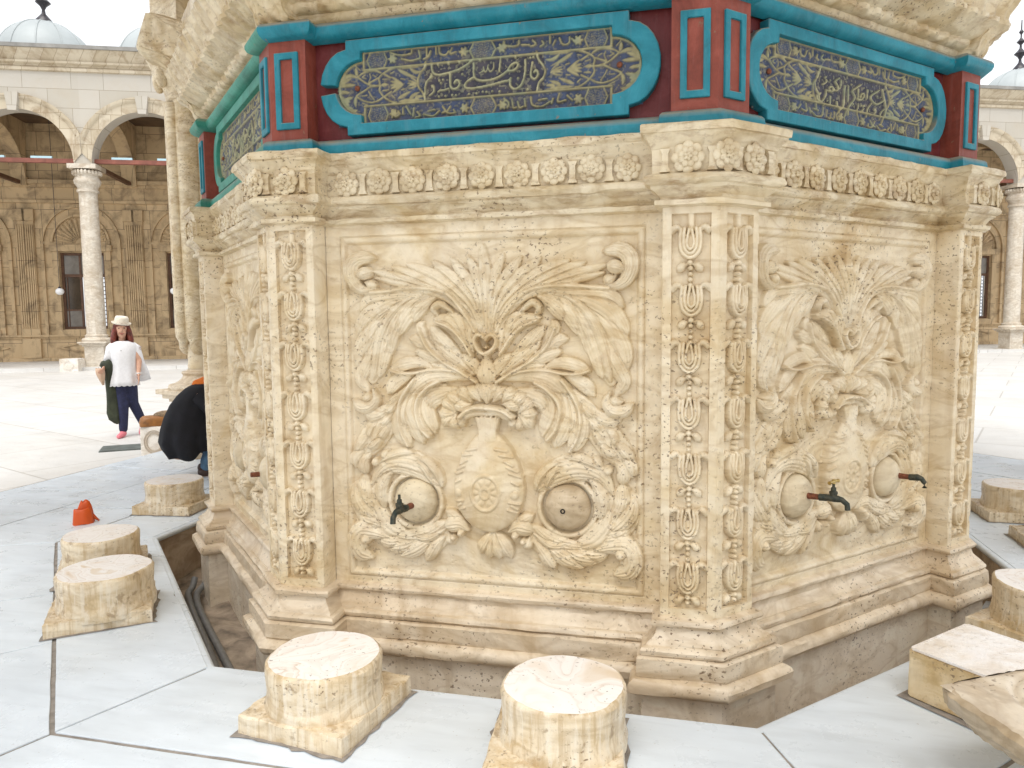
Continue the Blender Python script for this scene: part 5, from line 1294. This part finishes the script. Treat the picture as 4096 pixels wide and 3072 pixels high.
# ------------------------------------------------------------------ people
def skin_mat(name, col): return simple(name, col, .5, .06, 20, obj=True)
M['skin'] = skin_mat('skin', (.56, .32, .22)); M['hair'] = simple('dark_red_hair', (.085, .018, .012), .5, .5, 30, obj=True, alt=(.22, .04, .02))
M['blouse'] = simple('white_cotton', (.74, .74, .76), .8, .05, 30, bumps=.15, obj=True); M['denim'] = simple('navy_jeans', (.014, .017, .055), .8, .4, 20, obj=True, bumps=.2)
M['denim2'] = simple('faded_jeans', (.06, .125, .20), .85, .45, 9, obj=True, bumps=.2); M['black'] = simple('black_cloth', (.0075, .0075, .011), .9, .4, 9, obj=True, bumps=.15)
M['straw'] = simple('cream_straw', (.70, .64, .54), .7, .10, 60, obj=True, bumps=.3); M['khaki'] = simple('dark_green_cotton', (.030, .036, .020), .85, .4, 9, obj=True, bumps=.2)
M['pink'] = simple('pink_socks', (.74, .21, .25), .8, .1, 20, obj=True); M['beige'] = simple('beige_leather', (.52, .36, .25), .5, .12, 9, obj=True)
M['scarf'] = simple('orange_scarf', (.62, .15, .012), .8, .2, 20, obj=True); M['lips'] = simple('lips', (.36, .06, .055), .4); M['eye'] = simple('eye', (.012, .008, .007), .2)
def remesh(o, vox=.012, sm_=4):
    r_ = o.modifiers.new('remesh', 'REMESH'); r_.mode = 'VOXEL'; r_.voxel_size = vox; r_.use_smooth_shade = True
    s_ = o.modifiers.new('smooth', 'SMOOTH'); s_.factor = .5; s_.iterations = sm_; return o
def chain(mb, pts, rad):
    for a, b2, r0_, r1_ in zip(pts[:-1], pts[1:], rad[:-1], rad[1:]): mb.cap(a, b2, r0_, r1_, 14)
def hand(mb, p, d, side, spread, s=1.0, curl=.35):
    """palm, four bent fingers of unequal length and a thumb leaving the side of the palm"""
    d = Vector(d).normalized(); side = Vector(side).normalized(); nrm = d.cross(side).normalized(); p = Vector(p)
    for k in range(5):
        o_ = side*((k-2)*.0155*s); mb.cap(tuple(p+o_*.8), tuple(p+d*.075*s+o_), .0135*s, .012*s, 8)
    for k, L in enumerate((.062, .074, .070, .054)):
        a = p+d*.078*s+side*((k-1.5)*.0195*s); b2 = a+(d+nrm*curl*.4).normalized()*L*.5*s; c_ = b2+(d+nrm*curl*1.4).normalized()*L*.5*s
        mb.cap(tuple(a), tuple(b2), .0092*s, .0082*s, 8); mb.cap(tuple(b2), tuple(c_), .0082*s, .0065*s, 8)
    a = p+d*.022*s-side*.034*s; b2 = a+(d*.7-side*.75+nrm*.25).normalized()*.038*s; c_ = b2+(d*.95-side*.2+nrm*.3).normalized()*.030*s
    mb.cap(tuple(a), tuple(b2), .011*s, .010*s, 8); mb.cap(tuple(b2), tuple(c_), .010*s, .0075*s, 8)
W_ = thing('person', 'woman in a white lace blouse, cream straw hat and dark jeans walking across the court', 'person', (-6.825, 3.24, COURT), R_(41.9))
bd = MB()                                   # x to the right of the picture, -y towards the camera
hx, hz = .022, 1.500
bd.ball((hx, -.005, hz+.035), (.074, .092, .100), 20, 14); bd.ball((hx, -.028, hz-.045), (.055, .060, .066), 16, 12); bd.cap((hx, -.060, hz-.085), (hx, -.045, hz-.07), .026, .034)
bd.cap((hx, -.096, hz-.008), (hx, -.088, hz+.032), .0125, .008, 8)                                            # nose
for sg in (-1, 1): bd.ball((hx+sg*.076, .0, hz+.0), (.010, .020, .030), 8, 8); bd.ball((hx+sg*.034, -.075, hz-.028), (.024, .020, .022), 8, 8)
bd.cap((.022, .012, 1.29), (.022, .0, 1.42), .048, .044)
chain(bd, [(.035, .0, .84), (.032, .005, .98), (.028, .0, 1.12), (.028, .0, 1.24)], [.125, .105, .118, .10])
bd.cap((-.085, .0, 1.268), (.140, .0, 1.268), .042, .042); bd.ball((.028, -.060, 1.16), (.11, .045, .06), 12, 10)
chain(bd, [(.155, .0, 1.265), (.218, -.03, 1.07), (.200, -.115, .885)], [.046, .038, .027]); hand(bd, (.199, -.119, .875), (0, -.12, -1), (0, -1, .1), 1)
chain(bd, [(-.100, .0, 1.265), (-.165, .02, 1.07), (-.215, -.10, .99)], [.045, .038, .028]); hand(bd, (-.218, -.105, .985), (-.25, -.85, -.35), (.1, -.3, .9), 1, curl=1.0)
chain(bd, [(-.025, .0, .84), (-.010, -.035, .46), (-.030, .010, .085)], [.085, .056, .038]); bd.cap((-.030, .015, .045), (-.085, -.145, .030), .040, .026)
chain(bd, [(.085, .0, .84), (.115, .03, .47), (.235, .19, .15)], [.085, .056, .038]); bd.cap((.23, .195, .115), (.195, .10, .032), .038, .026)
o = bd.obj('body', M['skin'], W_, recalc=False); remesh(o, .009, 4)
j_ = MB(); chain(j_, [(-.022, .005, .82), (-.008, -.030, .46), (-.026, .012, .115)], [.103, .071, .058]); chain(j_, [(.082, .005, .82), (.115, .035, .47), (.226, .178, .175)], [.103, .071, .057]); j_.ball((.03, .005, .86), (.135, .115, .11), 16, 10)
remesh(j_.obj('jeans', M['denim'], W_, recalc=False), .012, 5)
sk = MB(); sk.cap((-.030, .018, .046), (-.088, -.148, .031), .045, .031); sk.cap((-.030, .015, .05), (-.03, .012, .085), .045, .042); remesh(sk.obj('sock', M['pink'], W_, recalc=False), .008, 3)
sk = MB(); sk.cap((.23, .197, .115), (.193, .095, .033), .043, .031); sk.cap((.23, .19, .12), (.233, .187, .15), .043, .041); remesh(sk.obj('sock', M['pink'], W_, recalc=False), .008, 3)
# blouse: pleated tunic with a scalloped hem and one wide bell sleeve
n_ = 72; vs = []
lev = [(1.352, .070, .066, .024), (1.342, .115, .080, .026), (1.315, .160, .095, .028), (1.27, .182, .112, .028), (1.18, .168, .136, .028), (1.08, .158, .126, .028), (.98, .166, .130, .022), (.88, .180, .138, .018), (.79, .190, .146, .016), (.735, .197, .150, .016)]
for li, (z, rx, ry, cx) in enumerate(lev):
    for i in range(n_):
        a = 2*PI*i/n_; pl_ = 1+(.012+.028*max(0, (1.15-z)/.4))*math.sin(9*a+.8*math.sin(2*a))*(z < 1.22)
        zz = z-(.014*abs(math.sin(9*a)) if li == len(lev)-1 else 0); vs.append((cx+rx*pl_*math.cos(a), ry*pl_*math.sin(a), zz))
bl_ = MB().add(vs, [(j*n_+i, j*n_+(i+1) % n_, (j+1)*n_+(i+1) % n_, (j+1)*n_+i) for j in range(len(lev)-1) for i in range(n_)])
o = bl_.obj('blouse', M['blouse'], W_, smooth=True); sdm = o.modifiers.new('thick', 'SOLIDIFY'); sdm.thickness = .006
def sleeve(pts, rad, squash=1.0, n=30):
    m = MB(); pts = [Vector(p) for p in pts]; vs = []
    for i, p in enumerate(pts):
        d = (pts[min(i+1, len(pts)-1)]-pts[max(0, i-1)]).normalized(); a = d.cross(Vector((0, 1, 0))).normalized(); b2 = d.cross(a)
        for k in range(n): t_ = 2*PI*k/n; w_ = 1+.05*math.sin(5*t_+i); vs.append(p+a*(rad[i]*w_*math.cos(t_))+b2*(rad[i]*w_*squash*math.sin(t_)))
    return m.add(vs, [(i*n+k, i*n+(k+1) % n, (i+1)*n+(k+1) % n, (i+1)*n+k) for i in range(len(pts)-1) for k in range(n)])
o = sleeve([(.135, .0, 1.285), (.175, .0, 1.25), (.200, .0, 1.14), (.220, .015, 1.03), (.250, .055, .91), (.272, .075, .79)], [.060, .068, .066, .070, .084, .094], .75).obj('sleeve', M['blouse'], W_, smooth=True)
sdm = o.modifiers.new('thick', 'SOLIDIFY'); sdm.thickness = .005
o = sleeve([(-.085, .0, 1.285), (-.12, .0, 1.25), (-.145, .01, 1.15), (-.165, .015, 1.06)], [.060, .066, .062, .064], .85).obj('sleeve', M['blouse'], W_, smooth=True)
sdm = o.modifiers.new('thick', 'SOLIDIFY'); sdm.thickness = .005
bt = MB()
for k in range(3): bt.ball((.0, -.132+.01*k, 1.20-.028*k+.02), .006, 8, 6)
bt.obj('button', simple('dark_button', (.06, .05, .05), .4), W_, smooth=True)
lc = MB(); rg2 = random.Random(3)
for i in range(34):
    a = rg2.uniform(-1.9, .5); z = rg2.uniform(1.10, 1.27); r_ = .066; lc.ball((.190+r_*math.cos(a)*.95, .005+r_*math.sin(a)*.72, z), (.0065, .004, .0085), 6, 5)
lc.obj('lace_holes', simple('lace_shadow', (.44, .36, .33), .8, obj=True), W_, smooth=True)
hr = MB(); hr.ball((hx, .022, hz+.030), (.092, .100, .115), 18, 12)
for sg, xx in ((-1, -.01), (1, .01)):
    chain(hr, [(hx+sg*.078, -.012, hz+.06), (hx+sg*.090, -.015, hz-.04), (hx+sg*.098+xx, -.02, hz-.13), (hx+sg*.112+xx, -.01, hz-.20)], [.030, .034, .040, .022])
    chain(hr, [(hx+sg*.075, .04, hz+.0), (hx+sg*.095, .05, hz-.12), (hx+sg*.10, .05, hz-.21)], [.05, .052, .028])
hr.ball((hx, .06, hz-.08), (.09, .05, .12), 14, 10)
chain(hr, [(hx-.06, -.066, hz+.075), (hx, -.086, hz+.080), (hx+.06, -.066, hz+.075)], [.020, .022, .020])
remesh(hr.obj('hair', M['hair'], W_, recalc=False), .010, 3)
fa = MB()
for sg in (-1, 1): fa.ball((hx+sg*.031, -.0855, hz+.030), (.0125, .006, .0065), 10, 7)
fa.obj('eyes', M['eye'], W_, smooth=True)
fa = MB(); fa.cap((hx-.02, -.0865, hz-.047), (hx, -.092, hz-.051), .005, .007, 8); fa.cap((hx, -.092, hz-.051), (hx+.02, -.0865, hz-.047), .007, .005, 8); fa.obj('lips', M['lips'], W_, smooth=True)
ht = MB(); ht.lathe([(.136, .026), (.130, .010), (.112, .0), (.096, -.002), (.094, .03), (.088, .085), (.078, .105), (.055, .108), (.022, .096), (.0, .094)], (0, 0, 0), 40, cap=False, sx=.92, sy=1.05)
o = ht.obj('hat', M['straw'], W_, (hx, .012, hz+.085), smooth=True); o.rotation_euler = (R_(8), R_(7), 0); sdm = o.modifiers.new('thick', 'SOLIDIFY'); sdm.thickness = .005
hbn = MB(); hbn.lathe([(.0975, .004), (.0962, .028)], (0, 0, 0), 40, cap=False, sx=.92, sy=1.05); o = hbn.obj('hat_band', simple('taupe_band', (.33, .27, .22), .7, obj=True), W_, (hx, .012, hz+.085), smooth=True); o.rotation_euler = (R_(8), R_(7), 0)
wt = MB(); wt.tube([(.201+.032*math.cos(t_*PI/8), -.108+.03*math.sin(t_*PI/8), .90) for t_ in range(17)], .009, 6, cap=False); wt.obj('watch', simple('white_watch', (.72, .70, .68), .3), W_)
def drape(name, thick, rows, mat, group, label, cat, loc, rz):
    n_ = 26; vs = []
    for li, (z, x0_, x1_, yc_, ry) in enumerate(rows):
        for i in range(n_):
            a = 2*PI*i/n_; cx = (x0_+x1_)/2; rx = (x1_-x0_)/2; w_ = 1+.10*math.sin(4*a+li*.7)+.05*math.sin(7*a-li)
            vs.append((cx+rx*math.cos(a)*(1+.03*math.sin(5*a+li)), yc_+ry*w_*math.sin(a), z+.008*math.sin(3*a+li)))
    m = MB().add(vs, [(j*n_+i, j*n_+(i+1) % n_, (j+1)*n_+(i+1) % n_, (j+1)*n_+i) for j in range(len(rows)-1) for i in range(n_)]+[tuple(range(n_))[::-1], tuple(range((len(rows)-1)*n_, len(rows)*n_))])
    o = m.obj(name, mat, None, loc, rz, smooth=True); tag(o, label, cat); return o
drape('jacket', 0, [(1.095, -.190, -.125, -.01, .03), (1.07, -.255, -.115, -.03, .065), (1.03, -.275, -.112, -.05, .085), (.96, -.235, -.110, -.05, .075), (.86, -.215, -.105, -.03, .060), (.75, -.215, -.090, -.02, .055), (.62, -.210, -.055, -.01, .055), (.48, -.215, -.045, .0, .055), (.36, -.225, -.035, .0, .060), (.26, -.200, -.038, .0, .055), (.20, -.135, -.045, .0, .045)], M['khaki'], None,
      'dark green jacket hanging over the right arm of the walking woman', 'jacket', W_.location, R_(41.9))
drape('clutch_bag', 0, [(.985, -.320, -.225, -.13, .020), (.955, -.325, -.210, -.13, .036), (.90, -.315, -.208, -.13, .038), (.83, -.285, -.215, -.13, .032), (.76, -.255, -.225, -.12, .018)], M['beige'], None,
      'beige leather bag held beside the dark green jacket', 'bag', W_.location, R_(41.9))
# crouching person, seen from behind at the left edge of the fountain
Q_ = thing('person', 'crouching person in a black jacket, orange scarf and faded jeans washing at the fountain', 'person', (-3.80, .78, 0), R_(36.9))
bd = MB()
bd.ball((.20, .02, .99), (.080, .095, .110), 18, 12); bd.ball((.235, -.01, .955), (.05, .06, .06), 12, 10); bd.cap((.10, .0, .84), (.17, .01, .93), .055, .05)
bd.cap((.285, .01, .985), (.30, .01, .97), .014, .010, 8)
chain(bd, [(-.16, .0, .31), (-.10, .0, .50), (.0, .0, .68), (.06, .0, .80)], [.15, .14, .15, .10])
for sg in (-1, 1):
    chain(bd, [(-.15, sg*.09, .29), (.20, sg*.13, .43), (.05, sg*.12, .08)], [.085, .062, .042]); bd.cap((.03, sg*.12, .04), (.20, sg*.13, .03), .042, .03)
    chain(bd, [(.04, sg*.17, .78), (.22, sg*.19, .58), (.42, sg*.10, .50)], [.052, .042, .030]); hand(bd, (.42, sg*.10, .50), (1, -sg*.2, -.05), (0, -sg*1, 0), 1)
remesh(bd.obj('body', M['skin'], Q_, recalc=False), .010, 4)
j_ = MB()
for sg in (-1, 1): chain(j_, [(-.16, sg*.09, .285), (.20, sg*.13, .43), (.06, sg*.12, .10)], [.102, .078, .06])
j_.ball((-.17, 0, .285), (.14, .17, .105), 14, 10); remesh(j_.obj('jeans', M['denim2'], Q_, recalc=False), .014, 4)
sh = MB()
for sg in (-1, 1): sh.cap((.02, sg*.12, .047), (.21, sg*.13, .036), .047, .035)
remesh(sh.obj('shoes', simple('brown_shoe', (.05, .025, .018), .5, obj=True), Q_, recalc=False), .010, 2)
n_ = 64; vs = []
lev = [(.22, -.075, .215, .24), (.26, -.09, .240, .25), (.34, -.105, .255, .25), (.46, -.095, .248, .24), (.58, -.07, .236, .23), (.70, -.035, .212, .21), (.79, .0, .178, .18), (.86, .035, .132, .135), (.90, .065, .085, .09)]
for li, (z, cx, rx, ry) in enumerate(lev):
    for i in range(n_):
        a = 2*PI*i/n_; w_ = 1+(.06*math.sin(7*a+.4*li)+.04*math.sin(12*a-.3*li))*max(.12, (.66-z)/.42); dz = .035*math.sin(2*a+2.6)+.02*math.sin(5*a) if li == 0 else 0
        vs.append((cx+rx*w_*math.cos(a), ry*w_*math.sin(a), z+dz))
o = MB().add(vs, [(j*n_+i, j*n_+(i+1) % n_, (j+1)*n_+(i+1) % n_, (j+1)*n_+i) for j in range(len(lev)-1) for i in range(n_)]).obj('jacket', M['black'], Q_, smooth=True)
sdm = o.modifiers.new('thick', 'SOLIDIFY'); sdm.thickness = .01
for sg in (-1, 1):
    o = sleeve([(.03, sg*.15, .80), (.12, sg*.20, .70), (.22, sg*.205, .58), (.32, sg*.16, .54), (.40, sg*.115, .515)], [.088, .088, .072, .062, .054], 1.0).obj('jacket_sleeve', M['black'], Q_, smooth=True)
sc = MB(); sc.ball((.185, .015, 1.01), (.098, .112, .122), 18, 12); sc.cap((.07, .0, .875), (.16, .0, .92), .085, .085); sc.cap((.02, .0, .885), (.10, .0, .90), .06, .07); sc.ball((.255, -.0, .985), (.01, .01, .01), 6, 5)
remesh(sc.obj('scarf', M['scarf'], Q_, recalc=False), .012, 3)
